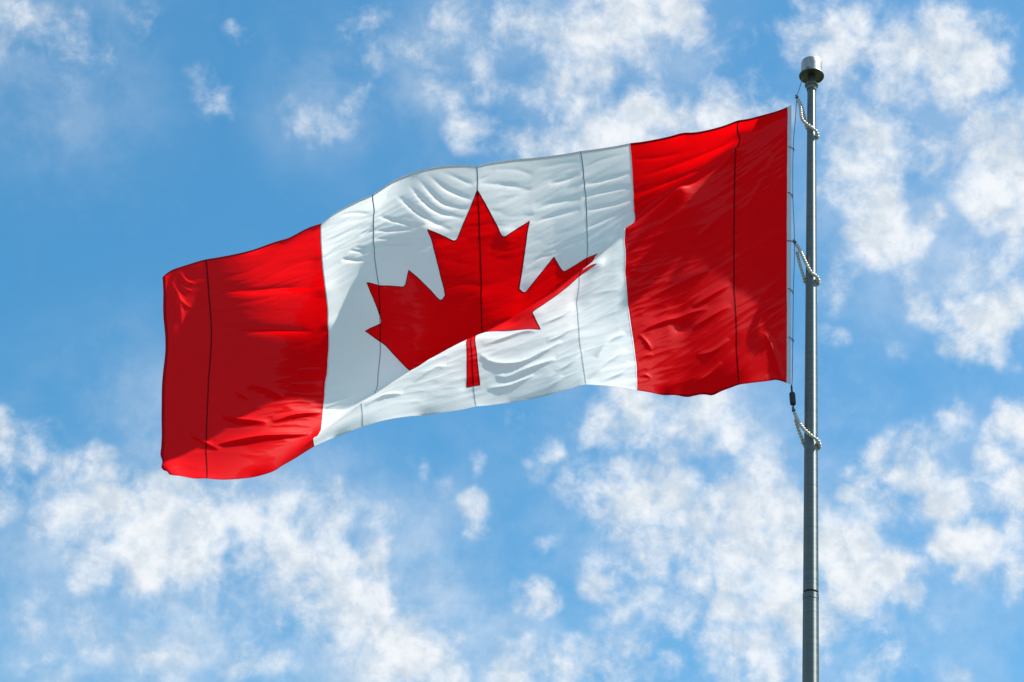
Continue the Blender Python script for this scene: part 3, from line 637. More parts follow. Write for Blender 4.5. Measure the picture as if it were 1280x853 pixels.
    4366,53,50,46,46,44,41,38,35,31,24,-4,-41,-48,-49,-47,-44,-41,-26,-10,-5,-5,-5,-5,-5,-5,-6,-6,-8,-8,-8,-9,-9,-10,-11,-11,-11,-12,-13,-13,-13,-13,-12,-11,-10,-10,-10,-3,2,
    4340,51,50,46,45,44,42,38,34,33,28,15,-19,-43,-44,-44,-44,-44,-42,-17,-8,-8,-7,-7,-5,-6,-6,-7,-7,-8,-8,-9,-10,-11,-11,-12,-12,-13,-13,-13,-14,-13,-13,-13,-12,-12,-12,-9,-7,
    4310,51,50,46,45,44,42,39,35,32,31,22,4,-27,-39,-42,-42,-44,-48,-38,-7,-7,-11,-10,-6,-6,-5,-6,-9,-9,-9,-9,-10,-10,-13,-13,-13,-13,-14,-13,-14,-15,-15,-13,-14,-14,-14,-12,-9,
    4276,55,50,46,44,44,43,39,35,33,33,26,5,4,-24,-39,-41,-43,-48,-60,-15,4,-18,-16,-9,-7,-3,4,-17,-13,-8,-9,-7,-9,-18,-14,-13,-14,-14,-10,-16,-19,-16,-16,-15,-16,-16,-14,-11,
    4250,51,49,46,44,44,43,40,36,34,32,30,19,15,-3,-32,-39,-45,-46,-53,-43,-20,-16,-14,-11,-9,-7,-5,-8,-8,-8,-9,-9,-11,-13,-13,-13,-14,-15,-14,-16,-17,-17,-17,-16,-18,-17,-17,-15,
    4222,49,48,46,44,44,42,41,38,35,33,30,27,21,15,-12,-35,-46,-47,-48,-50,-43,-26,-16,-15,-11,-7,-7,-7,-7,-7,-8,-10,-10,-12,-13,-13,-15,-15,-16,-16,-17,-17,-18,-18,-18,-19,-19,-18,
    4191,49,48,45,44,44,43,41,38,37,35,31,29,26,21,15,-16,-53,-48,-48,-49,-51,-44,-23,-18,-11,-8,-8,-8,-7,-7,-8,-9,-11,-12,-13,-14,-15,-15,-16,-17,-18,-18,-18,-19,-20,-19,-20,-20,
    4160,48,48,45,45,44,43,41,39,38,35,34,31,27,24,24,21,-54,-48,-47,-52,-54,-52,-40,-30,-13,-4,-8,-8,-7,-6,-7,-10,-10,-13,-13,-14,-16,-16,-16,-17,-18,-18,-19,-20,-20,-20,-22,-20,
    4128,48,47,46,45,44,43,42,40,39,36,35,32,29,24,24,23,-9,-44,-48,-54,-56,-53,-53,-61,-28,14,-4,-9,-6,-6,-7,-9,-11,-13,-13,-15,-15,-16,-17,-17,-17,-19,-19,-20,-20,-20,-23,-23,
    4095,48,48,46,45,44,44,42,41,39,37,36,34,30,26,22,22,13,-18,-42,-55,-58,-56,-56,-64,-41,2,-6,-10,-9,-7,-7,-10,-12,-12,-13,-15,-16,-16,-17,-16,-17,-18,-19,-19,-20,-21,-23,-24,
    4062,48,48,46,46,45,44,42,41,40,38,37,34,32,27,24,20,14,-1,-10,-52,-60,-58,-57,-61,-49,-16,-13,-12,-11,-9,-6,-8,-17,-14,-14,-16,-15,-17,-18,-15,-15,-17,-18,-19,-19,-21,-27,-23,
    4028,49,49,46,46,45,45,43,41,41,38,37,35,32,28,26,22,16,4,11,-30,-61,-59,-58,-60,-53,-35,-25,-17,-10,-11,-5,-7,-21,-16,-14,-15,-16,-16,-19,-14,-12,-16,-17,-18,-17,-21,-28,-22,
    3996,49,48,47,47,45,45,43,43,40,39,37,35,33,30,27,24,19,15,14,-4,-56,-59,-59,-60,-57,-58,-38,-20,-11,-14,-13,-12,-12,-13,-13,-14,-13,-14,-15,-14,-14,-14,-16,-16,-16,-17,-20,-20,
    3963,49,49,48,46,46,46,44,42,41,39,38,35,33,30,29,26,21,20,21,13,-40,-57,-60,-61,-59,-63,-59,-27,-16,-16,-17,-14,-12,-13,-12,-12,-12,-13,-12,-13,-13,-13,-13,-14,-14,-15,-15,-17,
    3929,50,50,48,47,47,46,44,43,42,39,38,36,33,30,30,28,22,18,27,26,-16,-51,-59,-62,-62,-65,-73,-50,-10,-20,-20,-16,-14,-12,-12,-12,-11,-11,-12,-11,-11,-12,-11,-12,-12,-12,-13,-12,
    3895,51,50,49,48,48,46,46,43,42,40,37,37,33,31,30,30,24,16,29,34,-3,-27,-57,-63,-65,-71,-84,-81,0,-19,-22,-18,-14,-12,-13,-12,-10,-11,-10,-10,-10,-10,-10,-9,-10,-9,-9,-9,
    3860,52,51,50,49,49,47,46,45,42,40,38,36,34,32,29,31,30,25,26,30,21,-10,-54,-63,-69,-72,-80,-73,-39,-26,-25,-20,-16,-13,-13,-12,-10,-10,-10,-9,-9,-8,-7,-8,-7,-7,-4,-4,
    3824,53,52,51,51,49,49,47,46,43,40,38,37,35,33,31,31,31,29,27,29,28,14,-43,-60,-71,-73,-77,-71,-56,-45,-30,-30,-18,-10,-12,-13,-11,-9,-9,-8,-8,-8,-5,-5,-6,-5,0,6,
    3789,53,53,52,52,51,50,49,47,44,41,38,37,35,34,32,32,31,31,29,28,31,27,-15,-54,-76,-75,-74,-72,-62,-60,-39,-36,-23,-9,-14,-14,-12,-10,-9,-8,-8,-6,-4,-4,-4,-3,1,9,
    3753,54,54,53,53,52,51,50,51,49,37,38,37,36,33,33,32,32,32,31,31,31,32,13,-39,-79,-81,-72,-71,-66,-65,-50,-32,-26,-23,-18,-15,-15,-12,-10,-8,-7,-6,-3,-3,-3,-2,2,5,
    3717,55,55,53,54,53,52,52,51,50,39,39,38,36,34,33,32,32,33,31,30,35,36,32,-9,-84,-87,-72,-69,-68,-67,-58,-33,-28,-41,-20,-17,-17,-15,-10,-8,-7,-5,-4,-2,-2,-1,2,5,
    3680,58,55,54,53,54,53,53,51,49,44,41,38,36,35,33,32,31,34,30,18,46,43,41,36,-98,-89,-71,-68,-67,-69,-62,-31,-25,-72,-26,-13,-19,-17,-12,-7,-7,-6,-2,-2,-1,-1,3,6,
    3649,56,55,53,54,53,54,54,51,51,50,44,34,36,36,33,33,32,34,34,31,34,37,43,48,-84,-80,-71,-66,-67,-67,-65,-48,-37,-71,-28,-15,-18,-17,-13,-7,-7,-5,-3,-2,-1,-1,3,10,
    3618,55,54,53,53,53,54,54,52,52,56,51,27,34,37,35,34,34,34,36,35,31,31,37,41,-41,-75,-70,-65,-66,-67,-66,-60,-55,-65,-35,-17,-15,-15,-12,-9,-6,-5,-3,-2,-2,-2,1,5,
    3588,53,53,52,53,53,53,53,51,50,49,45,42,39,38,37,36,36,35,36,35,33,30,33,38,-7,-71,-69,-64,-65,-67,-67,-63,-62,-69,-49,-20,-14,-13,-11,-8,-6,-4,-4,-2,-2,-2,-2,0,
    3556,53,52,52,51,53,52,52,51,49,48,45,44,42,40,39,38,37,37,36,35,33,30,31,36,16,-57,-69,-65,-65,-66,-68,-65,-65,-69,-64,-31,-12,-9,-11,-8,-5,-4,-3,-2,-3,-3,-2,-2,
    3531,48,49,51,51,51,53,52,50,49,48,46,44,43,41,40,40,39,38,38,36,32,29,29,32,26,-30,-68,-66,-64,-66,-69,-68,-66,-68,-68,-52,-13,-6,-8,-7,-5,-3,-3,-2,-3,-4,-5,-6,
    3514,34,46,52,48,53,52,51,50,49,48,46,45,43,42,41,41,40,39,42,41,26,28,29,28,27,-1,-61,-67,-65,-65,-68,-70,-68,-67,-68,-64,-24,-6,-6,-6,-4,-3,-1,-1,-4,-6,-7,-14,
    3461,48,50,52,51,52,51,51,49,49,47,46,45,43,43,41,41,40,38,39,37,34,31,29,28,30,20,-48,-67,-67,-65,-67,-70,-69,-68,-69,-68,-38,-9,-6,-5,-4,-3,1,7,-7,-11,-7,-8,
    3414,55,54,52,53,52,52,51,49,48,47,46,44,43,42,41,40,40,38,38,36,35,34,30,30,31,29,-23,-66,-68,-65,-67,-70,-70,-68,-70,-72,-55,-9,-5,-7,-6,-3,-2,-1,-3,-3,-4,-3,
    3375,55,56,54,53,54,52,51,50,48,48,45,43,41,41,40,39,39,39,37,36,36,35,32,30,31,32,6,-61,-67,-66,-66,-70,-70,-70,-69,-73,-68,-17,-5,-7,-8,-4,-3,-2,-2,-2,-1,0,
    3334,58,57,55,55,54,53,52,50,49,49,46,38,40,39,39,38,39,37,37,36,36,36,34,31,31,34,25,-43,-67,-67,-65,-69,-70,-70,-70,-73,-73,-34,-5,-7,-9,-5,-3,-1,-3,-2,1,3,
    3294,61,58,56,55,55,54,52,50,48,48,44,39,39,38,38,37,37,38,36,35,37,36,36,32,32,34,32,-14,-63,-67,-66,-67,-70,-71,-69,-72,-75,-51,-9,-7,-10,-7,-3,-2,-3,-2,2,6,
    3261,59,58,56,56,55,54,53,52,47,44,42,40,38,37,37,36,36,36,36,33,38,37,36,35,33,33,34,15,-53,-67,-65,-66,-69,-70,-70,-71,-75,-65,-15,-9,-10,-10,-4,-3,-3,-2,5,10,
    3231,57,56,56,56,55,55,52,56,53,35,39,39,37,35,35,36,35,35,35,35,36,36,37,35,34,34,35,31,-31,-63,-65,-64,-67,-70,-70,-70,-74,-74,-26,-10,-12,-12,-6,-4,-4,-4,7,22,
    3206,53,54,54,55,55,53,51,55,55,33,37,39,36,34,34,34,35,34,34,35,36,36,36,37,34,35,35,36,2,-60,-60,-64,-65,-69,-69,-69,-73,-78,-41,-11,-14,-13,-8,-6,-6,-7,3,13,
    3189,45,50,53,52,52,50,49,48,46,43,40,38,37,34,34,33,34,32,34,35,35,35,37,36,36,35,36,36,31,-47,-57,-61,-64,-66,-67,-68,-72,-77,-54,-17,-17,-14,-12,-9,-8,-9,-2,3,
    3159,51,50,49,50,49,47,47,45,43,43,40,38,37,35,36,32,30,31,32,34,34,35,36,37,36,35,35,37,33,-6,-51,-59,-62,-63,-65,-66,-69,-73,-62,-30,-20,-17,-15,-12,-12,-11,-5,0,
    3140,51,48,47,46,46,45,44,43,42,39,39,38,35,35,40,30,23,28,33,34,33,36,36,37,36,35,34,35,33,22,-23,-60,-60,-60,-62,-64,-66,-69,-65,-45,-26,-21,-16,-15,-15,-14,-8,-4,
    3129,49,46,44,43,42,42,41,39,39,37,37,34,33,31,31,30,27,23,36,39,35,35,37,37,35,35,33,34,33,26,13,-47,-55,-58,-60,-61,-63,-65,-65,-57,-35,-25,-18,-18,-18,-17,-11,-8,
    3121,52,44,39,39,38,38,37,36,35,35,33,32,30,29,28,29,29,27,34,36,35,35,37,35,35,35,33,31,33,30,25,-13,-47,-55,-58,-58,-60,-62,-63,-60,-50,-32,-21,-20,-20,-19,-14,-10,
    3142,37,38,35,34,34,33,33,32,31,32,30,28,28,27,28,27,27,31,32,34,34,35,35,34,34,34,33,32,32,32,29,16,-30,-50,-54,-55,-57,-59,-61,-60,-58,-47,-25,-21,-21,-21,-16,-12,
    3170,28,30,30,27,28,29,29,28,28,26,27,26,24,24,25,25,26,30,33,33,34,36,34,33,31,33,31,29,32,35,33,27,3,-43,-49,-52,-54,-58,-58,-60,-58,-58,-39,-22,-23,-21,-15,-10,
    3209,15,27,31,13,20,24,23,25,26,20,22,24,20,19,23,23,24,29,33,33,34,36,39,28,26,32,26,16,39,42,37,31,26,-20,-47,-49,-50,-55,-57,-59,-58,-60,-58,-25,-25,-22,-12,-4,
    3241,11,20,23,12,15,19,18,20,20,18,19,19,16,16,21,18,14,32,37,33,34,36,36,28,27,33,28,22,35,38,35,30,28,11,-31,-46,-50,-52,-55,-58,-58,-59,-62,-41,-28,-26,-10,-2,
    3274,10,13,14,12,12,14,14,15,15,15,16,15,12,13,21,11,-13,47,44,33,33,34,32,24,28,39,34,30,32,32,30,27,26,17,1,-35,-49,-52,-53,-55,-57,-59,-59,-55,-36,-30,-9,-4,
    3316,5,8,9,9,9,9,10,11,11,12,13,13,12,13,16,15,10,26,32,29,29,31,29,22,26,41,34,31,31,31,27,24,22,17,10,-7,-40,-51,-53,-53,-56,-57,-59,-59,-49,-34,-7,4,
    3363,0,3,6,6,5,6,7,7,8,8,10,11,12,12,13,16,16,21,24,26,25,28,28,26,28,30,31,29,29,27,26,22,18,14,10,3,-15,-43,-51,-53,-54,-56,-57,-58,-58,-47,-7,19,
    3415,-5,-2,3,2,3,3,4,3,5,6,7,9,10,10,12,13,15,19,22,23,22,23,26,26,26,27,28,27,25,25,23,19,16,12,7,3,-6,-20,-42,-52,-54,-53,-54,-57,-61,-57,-17,8,
    3470,-11,-6,0,0,0,1,1,0,2,4,5,7,8,8,9,12,13,17,19,19,18,20,23,22,24,25,25,24,23,22,19,16,13,10,6,0,-3,-11,-24,-42,-52,-52,-52,-54,-61,-60,-27,-9,
    3533,-23,-10,-1,-2,-2,2,1,-6,-2,3,2,7,10,5,2,10,12,12,20,20,10,13,20,19,20,25,23,18,18,20,17,13,7,7,4,-1,-6,-8,-15,-26,-44,-49,-48,-52,-59,-64,-30,-18,
    3599,-37,-13,-2,-3,-4,6,6,-20,-5,2,-1,6,19,2,-11,7,11,7,18,34,-4,2,16,16,15,25,32,2,11,17,21,15,-7,0,4,-3,-7,-9,-10,-18,-33,-40,-43,-47,-57,-70,-30,-23,
    3644,-29,-16,-5,-6,-7,-5,-3,-8,-4,-2,-2,1,4,1,0,4,6,6,9,13,7,7,11,13,12,15,16,11,10,11,11,8,2,2,1,-2,-5,-7,-10,-13,-22,-30,-38,-42,-50,-57,-42,-31,
    3694,-26,-17,-8,-9,-9,-9,-6,-6,-6,-5,-3,-3,-1,0,0,1,3,3,4,5,6,6,7,8,8,9,9,9,7,7,6,4,3,1,-1,-2,-4,-7,-8,-10,-16,-23,-30,-35,-42,-47,-44,-37,
    3750,-28,-19,-9,-10,-11,-10,-7,-8,-8,-6,-6,-4,-3,-3,-3,-1,-1,0,1,2,1,1,3,4,4,5,5,3,3,4,2,2,-2,-1,-3,-3,-5,-7,-7,-10,-12,-17,-23,-28,-33,-40,-39,-37,
    3809,-32,-20,-10,-12,-12,-11,-10,-9,-8,-8,-8,-6,-6,-5,-6,-4,-4,-4,-2,-2,-3,-2,-1,-1,0,0,0,0,-1,-1,-1,-2,-4,-4,-4,-5,-6,-7,-8,-9,-11,-13,-18,-21,-25,-30,-33,-31,
    3867,-35,-21,-11,-12,-14,-13,-10,-10,-10,-10,-9,-9,-8,-8,-8,-7,-7,-7,-6,-6,-6,-5,-5,-5,-5,-5,-4,-5,-4,-5,-5,-6,-5,-6,-7,-7,-7,-7,-9,-9,-11,-12,-13,-17,-18,-23,-24,-19,
    3909,-24,-19,-12,-13,-14,-13,-12,-12,-11,-11,-11,-11,-11,-10,-10,-10,-10,-10,-9,-10,-9,-9,-9,-9,-8,-9,-9,-8,-9,-9,-8,-9,-8,-9,-9,-9,-9,-9,-9,-10,-10,-12,-12,-13,-15,-17,-19,-17,
    3955,-18,-16,-14,-13,-14,-13,-13,-13,-13,-12,-13,-13,-12,-13,-12,-13,-13,-12,-13,-12,-13,-12,-13,-12,-13,-12,-12,-12,-12,-13,-12,-11,-12,-12,-11,-11,-11,-11,-11,-12,-11,-11,-12,-12,-13,-13,-14,-13,
    4004,-16,-14,-14,-14,-14,-13,-14,-14,-14,-14,-14,-15,-14,-15,-15,-15,-15,-15,-15,-16,-15,-16,-15,-16,-16,-15,-16,-15,-16,-15,-15,-15,-14,-15,-14,-13,-14,-13,-13,-13,-12,-12,-12,-12,-12,-13,-9,-6,
    4048,-10,-12,-15,-14,-14,-15,-14,-15,-16,-15,-15,-16,-17,-16,-17,-17,-18,-18,-17,-18,-19,-18,-18,-18,-19,-18,-19,-18,-18,-18,-18,-17,-17,-17,-17,-16,-16,-15,-15,-15,-14,-14,-12,-13,-13,-13,-8,2,
    4093,-6,-12,-16,-15,-14,-15,-16,-16,-16,-17,-17,-17,-18,-18,-19,-19,-20,-19,-20,-21,-20,-20,-21,-21,-21,-20,-21,-21,-20,-21,-20,-19,-20,-19,-19,-18,-18,-18,-17,-16,-17,-15,-15,-14,-14,-16,-8,4,
    4145,-12,-14,-15,-16,-15,-16,-17,-17,-17,-17,-19,-19,-19,-20,-20,-21,-21,-21,-22,-22,-22,-23,-22,-23,-23,-23,-22,-23,-22,-22,-22,-22,-21,-22,-20,-21,-20,-19,-20,-18,-18,-18,-17,-16,-16,-18,-12,-5,
    4189,-14,-15,-16,-17,-16,-17,-18,-18,-18,-19,-19,-20,-21,-21,-21,-22,-22,-23,-23,-24,-24,-24,-24,-24,-24,-25,-24,-24,-24,-23,-23,-24,-23,-22,-23,-22,-22,-21,-21,-21,-21,-19,-19,-19,-18,-19,-16,-12,
    4224,-14,-16,-16,-18,-17,-18,-19,-19,-19,-20,-21,-21,-21,-22,-22,-23,-23,-24,-24,-25,-25,-25,-25,-25,-26,-25,-25,-26,-24,-25,-24,-24,-24,-24,-24,-23,-24,-23,-23,-23,-22,-22,-21,-21,-21,-22,-19,-17,
    4257,-16,-17,-17,-18,-19,-19,-20,-20,-20,-21,-21,-22,-22,-23,-23,-23,-24,-25,-25,-25,-26,-26,-26,-26,-26,-26,-26,-26,-26,-25,-25,-25,-24,-25,-25,-24,-25,-24,-25,-24,-25,-24,-24,-23,-24,-24,-23,-24,
    4286,-18,-17,-19,-19,-20,-20,-20,-21,-22,-22,-22,-22,-23,-23,-23,-24,-25,-25,-25,-26,-26,-27,-27,-26,-27,-27,-26,-26,-26,-26,-26,-25,-25,-25,-26,-25,-26,-26,-25,-26,-26,-26,-26,-27,-26,-25,-28,-31,
    4307,-17,-18,-19,-20,-21,-21,-22,-22,-22,-23,-22,-23,-23,-23,-24,-24,-24,-25,-26,-27,-26,-27,-27,-27,-28,-27,-26,-27,-26,-26,-25,-26,-25,-26,-25,-26,-27,-27,-27,-28,-28,-27,-28,-29,-28,-27,-32,-40,
    4325,-17,-18,-20,-20,-22,-22,-23,-23,-23,-24,-23,-23,-23,-23,-24,-24,-24,-26,-26,-26,-27,-27,-27,-28,-27,-27,-27,-27,-26,-26,-25,-26,-25,-26,-26,-26,-28,-28,-28,-29,-29,-30,-30,-31,-30,-28,-36,-49,
    4356,-21,-22,-22,-22,-23,-24,-23,-24,-24,-24,-24,-24,-24,-25,-24,-25,-25,-26,-26,-26,-27,-27,-27,-27,-27,-27,-27,-26,-27,-26,-26,-26,-26,-26,-27,-27,-27,-29,-28,-30,-30,-30,-33,-33,-33,-31,-38,-44,
    4384,-24,-24,-24,-25,-24,-25,-24,-25,-24,-25,-25,-24,-25,-25,-25,-25,-26,-25,-26,-27,-26,-27,-27,-27,-27,-26,-27,-27,-26,-27,-26,-27,-26,-27,-27,-28,-28,-28,-30,-30,-31,-31,-34,-34,-35,-33,-39,-44,
    4407,-26,-25,-26,-25,-26,-26,-25,-26,-25,-25,-26,-25,-25,-25,-25,-25,-26,-25,-26,-27,-26,-27,-27,-26,-27,-27,-27,-26,-27,-26,-27,-26,-27,-28,-27,-28,-29,-29,-30,-31,-32,-32,-35,-36,-36,-35,-40,-48,
    4430,-28,-27,-27,-28,-26,-27,-27,-26,-26,-26,-26,-25,-26,-25,-26,-25,-26,-26,-26,-26,-26,-27,-26,-27,-26,-27,-26,-27,-27,-26,-27,-27,-27,-27,-28,-29,-29,-30,-30,-32,-32,-34,-37,-37,-39,-38,-43,-47,
    4452,-30,-30,-29,-29,-28,-27,-27,-27,-27,-27,-26,-26,-27,-26,-26,-26,-26,-26,-25,-26,-26,-26,-26,-26,-27,-26,-27,-27,-27,-26,-27,-27,-27,-28,-28,-28,-30,-30,-31,-32,-35,-36,-38,-40,-43,-47,-46,-35,
    4485,-32,-32,-32,-30,-30,-29,-29,-28,-27,-27,-27,-26,-26,-27,-26,-26,-26,-25,-26,-26,-26,-26,-26,-26,-27,-26,-27,-27,-27,-27,-28,-27,-28,-29,-29,-29,-30,-31,-32,-33,-35,-37,-39,-40,-44,-51,-45,-22,
    4531,-34,-34,-34,-33,-32,-32,-31,-30,-29,-27,-26,-25,-24,-25,-25,-26,-26,-26,-27,-27,-27,-26,-27,-26,-27,-26,-26,-27,-27,-28,-29,-29,-30,-31,-31,-32,-32,-32,-32,-33,-34,-36,-37,-36,-38,-39,-34,-26,
    5613,-95,-96,-95,-96,-95,-96,-96,-95,-96,-95,-96,-95,-96,-95,-96,-96,-95,-96,-95,-96,-95,-96,-96,-95,-96,-95,-96,-95,-96,-95,-96,-96,-95,-96,-95,-96,-95,-96,-96,-95,-96,-95,-96,-95,-96,-95,-96,-96,
    5554,-78,-90,-94,-96,-96,-91,-94,-95,-96,-97,-97,-99,-91,-95,-95,-96,-96,-96,-97,-96,-100,-95,-92,-94,-95,-96,-95,-96,-97,-97,-97,-98,-100,-93,-90,-94,-94,-94,-95,-95,-95,-95,-95,-91,-90,-92,-87,-82,
    5505,-73,-84,-91,-95,-94,-91,-94,-94,-96,-96,-97,-98,-93,-94,-95,-96,-97,-96,-97,-97,-99,-96,-93,-94,-95,-95,-96,-96,-97,-98,-97,-98,-101,-94,-90,-92,-92,-94,-94,-95,-94,-94,-93,-88,-89,-88,-80,-65,
    5461,-72,-81,-88,-90,-93,-91,-92,-94,-95,-96,-97,-98,-94,-95,-95,-96,-97,-97,-97,-97,-99,-96,-94,-94,-96,-95,-96,-96,-97,-97,-97,-98,-100,-95,-91,-92,-92,-94,-93,-94,-93,-93,-92,-89,-87,-88,-84,-79,
    5418,-72,-78,-86,-86,-89,-88,-92,-94,-95,-96,-96,-98,-95,-95,-96,-97,-97,-97,-97,-97,-98,-97,-95,-95,-96,-95,-96,-97,-96,-97,-97,-98,-98,-95,-92,-93,-93,-93,-93,-93,-93,-92,-92,-88,-88,-87,-85,-82,
    5375,-70,-77,-86,-83,-82,-85,-90,-94,-95,-96,-96,-98,-95,-96,-97,-97,-97,-97,-97,-98,-98,-96,-96,-96,-96,-96,-96,-96,-97,-96,-97,-97,-98,-95,-93,-93,-94,-93,-93,-94,-92,-92,-91,-89,-88,-87,-85,-84,
    5331,-68,-75,-85,-81,-78,-79,-86,-94,-95,-96,-96,-98,-96,-97,-97,-97,-97,-98,-97,-98,-98,-97,-96,-96,-96,-97,-96,-97,-96,-97,-96,-96,-97,-96,-94,-93,-94,-94,-93,-94,-92,-92,-91,-90,-88,-87,-85,-85,
    5290,-69,-74,-85,-81,-73,-72,-70,-96,-98,-98,-97,-98,-97,-98,-97,-97,-98,-98,-97,-98,-98,-97,-97,-97,-97,-96,-97,-97,-96,-97,-96,-96,-96,-95,-95,-94,-94,-94,-94,-94,-94,-92,-91,-91,-89,-88,-85,-83,
    5250,-69,-79,-84,-76,-72,-70,-42,-98,-103,-101,-99,-99,-98,-97,-96,-99,-98,-98,-98,-98,-98,-97,-98,-98,-98,-96,-96,-97,-97,-97,-98,-95,-94,-95,-95,-94,-95,-94,-95,-94,-94,-93,-93,-92,-91,-90,-85,-78,
    5198,-66,-75,-80,-72,-73,-72,-61,-80,-94,-96,-97,-98,-97,-97,-98,-97,-98,-97,-98,-97,-98,-97,-98,-97,-98,-97,-97,-97,-96,-97,-97,-96,-96,-95,-95,-95,-95,-95,-95,-95,-95,-95,-95,-93,-93,-92,-88,-85,
    5149,-65,-71,-77,-72,-71,-74,-69,-75,-84,-90,-95,-95,-96,-97,-97,-97,-97,-97,-98,-97,-97,-98,-97,-98,-97,-98,-97,-97,-97,-97,-97,-96,-96,-96,-96,-95,-96,-96,-95,-96,-96,-96,-95,-95,-95,-95,-91,-86,
    5102,-66,-70,-73,-72,-69,-75,-71,-74,-78,-83,-89,-93,-95,-96,-96,-97,-97,-97,-97,-98,-97,-98,-98,-97,-98,-97,-98,-97,-97,-98,-97,-97,-96,-97,-96,-96,-96,-96,-96,-96,-97,-96,-97,-97,-97,-97,-96,-90,
    5055,-66,-69,-72,-71,-69,-74,-73,-73,-76,-77,-81,-88,-92,-95,-96,-96,-97,-97,-98,-98,-97,-98,-98,-98,-98,-97,-98,-98,-97,-98,-97,-98,-97,-97,-97,-96,-96,-97,-96,-97,-96,-98,-97,-98,-99,-100,-101,-103,
    5009,-66,-69,-72,-71,-70,-72,-75,-73,-73,-73,-75,-79,-87,-92,-96,-97,-97,-98,-97,-99,-98,-98,-98,-98,-98,-98,-98,-98,-98,-98,-97,-98,-98,-98,-97,-97,-97,-96,-96,-97,-96,-98,-97,-97,-98,-97,-97,-95,
    4963,-66,-69,-72,-72,-70,-71,-77,-73,-70,-71,-71,-73,-76,-89,-95,-97,-97,-98,-98,-99,-98,-99,-98,-99,-98,-98,-98,-98,-98,-98,-99,-98,-98,-99,-97,-98,-96,-96,-97,-96,-97,-97,-97,-97,-97,-97,-96,-94,
    4920,-68,-70,-73,-72,-72,-71,-75,-77,-68,-66,-69,-69,-64,-73,-97,-99,-99,-100,-99,-99,-100,-99,-98,-99,-98,-98,-98,-99,-98,-98,-99,-99,-99,-99,-100,-98,-97,-94,-96,-96,-96,-97,-97,-97,-98,-98,-97,-94,
    4881,-71,-73,-75,-73,-73,-71,-74,-81,-68,-62,-64,-68,-59,-30,-104,-108,-104,-102,-101,-101,-100,-99,-99,-99,-100,-97,-97,-98,-99,-98,-99,-99,-100,-100,-101,-104,-105,-84,-92,-95,-96,-95,-97,-98,-99,-99,-100,-99,
    4828,-67,-73,-74,-74,-73,-71,-74,-78,-72,-63,-63,-65,-58,-36,-90,-100,-101,-101,-100,-99,-100,-99,-98,-99,-99,-98,-97,-98,-98,-98,-98,-99,-99,-100,-100,-101,-103,-90,-93,-96,-95,-96,-96,-97,-98,-98,-99,-98,
    4771,-63,-70,-74,-73,-73,-72,-74,-75,-74,-68,-61,-63,-60,-52,-72,-89,-96,-97,-98,-98,-98,-98,-98,-98,-98,-98,-97,-98,-98,-97,-98,-98,-98,-98,-98,-98,-98,-96,-96,-96,-96,-96,-97,-96,-97,-97,-96,-95,
    4718,-64,-68,-73,-73,-72,-73,-73,-75,-73,-73,-63,-61,-60,-58,-65,-76,-90,-95,-96,-96,-97,-97,-97,-97,-98,-97,-97,-98,-97,-97,-97,-97,-98,-97,-97,-97,-97,-97,-96,-96,-96,-97,-96,-97,-96,-97,-96,-96,
    4666,-64,-69,-71,-73,-72,-73,-73,-74,-73,-74,-69,-62,-60,-58,-64,-69,-78,-89,-93,-96,-95,-97,-96,-97,-97,-97,-97,-96,-97,-96,-97,-97,-96,-97,-96,-97,-96,-97,-95,-96,-96,-96,-97,-96,-97,-97,-98,-99,
    4615,-65,-69,-71,-72,-72,-73,-74,-73,-74,-74,-73,-65,-60,-60,-62,-64,-69,-80,-88,-94,-95,-96,-96,-96,-96,-97,-96,-96,-96,-96,-96,-96,-95,-96,-96,-96,-95,-96,-95,-96,-95,-96,-95,-96,-96,-96,-96,-97,
    4564,-66,-69,-71,-72,-72,-73,-73,-74,-74,-74,-75,-71,-61,-61,-60,-62,-64,-67,-84,-91,-93,-94,-95,-96,-96,-96,-95,-95,-96,-95,-95,-95,-95,-95,-95,-95,-95,-95,-94,-95,-95,-95,-95,-94,-95,-95,-95,-95,
    4515,-68,-70,-71,-72,-72,-73,-74,-74,-74,-75,-75,-76,-67,-58,-59,-61,-60,-59,-67,-93,-92,-92,-94,-96,-96,-96,-95,-94,-94,-95,-94,-95,-94,-94,-94,-94,-94,-94,-94,-94,-94,-94,-94,-94,-93,-94,-94,-93,
    4469,-73,-71,-71,-72,-73,-72,-74,-74,-75,-75,-76,-79,-75,-57,-59,-58,-60,-55,-38,-94,-95,-93,-92,-95,-95,-97,-97,-91,-92,-94,-94,-95,-95,-90,-93,-93,-94,-94,-95,-93,-91,-93,-93,-93,-90,-92,-92,-91,
    4413,-69,-71,-72,-72,-72,-73,-74,-74,-75,-75,-75,-77,-75,-69,-62,-58,-57,-56,-49,-67,-86,-92,-91,-91,-93,-94,-94,-94,-92,-92,-93,-93,-93,-92,-92,-92,-92,-93,-92,-92,-91,-92,-92,-91,-91,-91,-92,-92,
    4359,-68,-70,-72,-72,-73,-72,-74,-75,-74,-75,-76,-76,-75,-73,-70,-61,-54,-56,-56,-57,-70,-84,-89,-90,-91,-92,-92,-93,-92,-92,-91,-92,-91,-92,-91,-91,-91,-91,-91,-91,-90,-91,-91,-90,-90,-91,-91,-92,
    4308,-69,-71,-71,-73,-72,-73,-74,-74,-75,-75,-75,-76,-76,-75,-77,-71,-47,-55,-56,-58,-62,-68,-83,-89,-90,-90,-91,-91,-92,-91,-91,-90,-91,-90,-90,-90,-90,-90,-90,-90,-89,-90,-89,-90,-89,-90,-90,-90,
    4256,-69,-71,-72,-72,-73,-73,-73,-74,-75,-75,-76,-75,-76,-76,-79,-86,-43,-54,-58,-58,-60,-55,-71,-82,-89,-90,-89,-91,-90,-91,-90,-89,-90,-89,-89,-89,-89,-89,-89,-88,-89,-88,-89,-88,-89,-88,-88,-89,
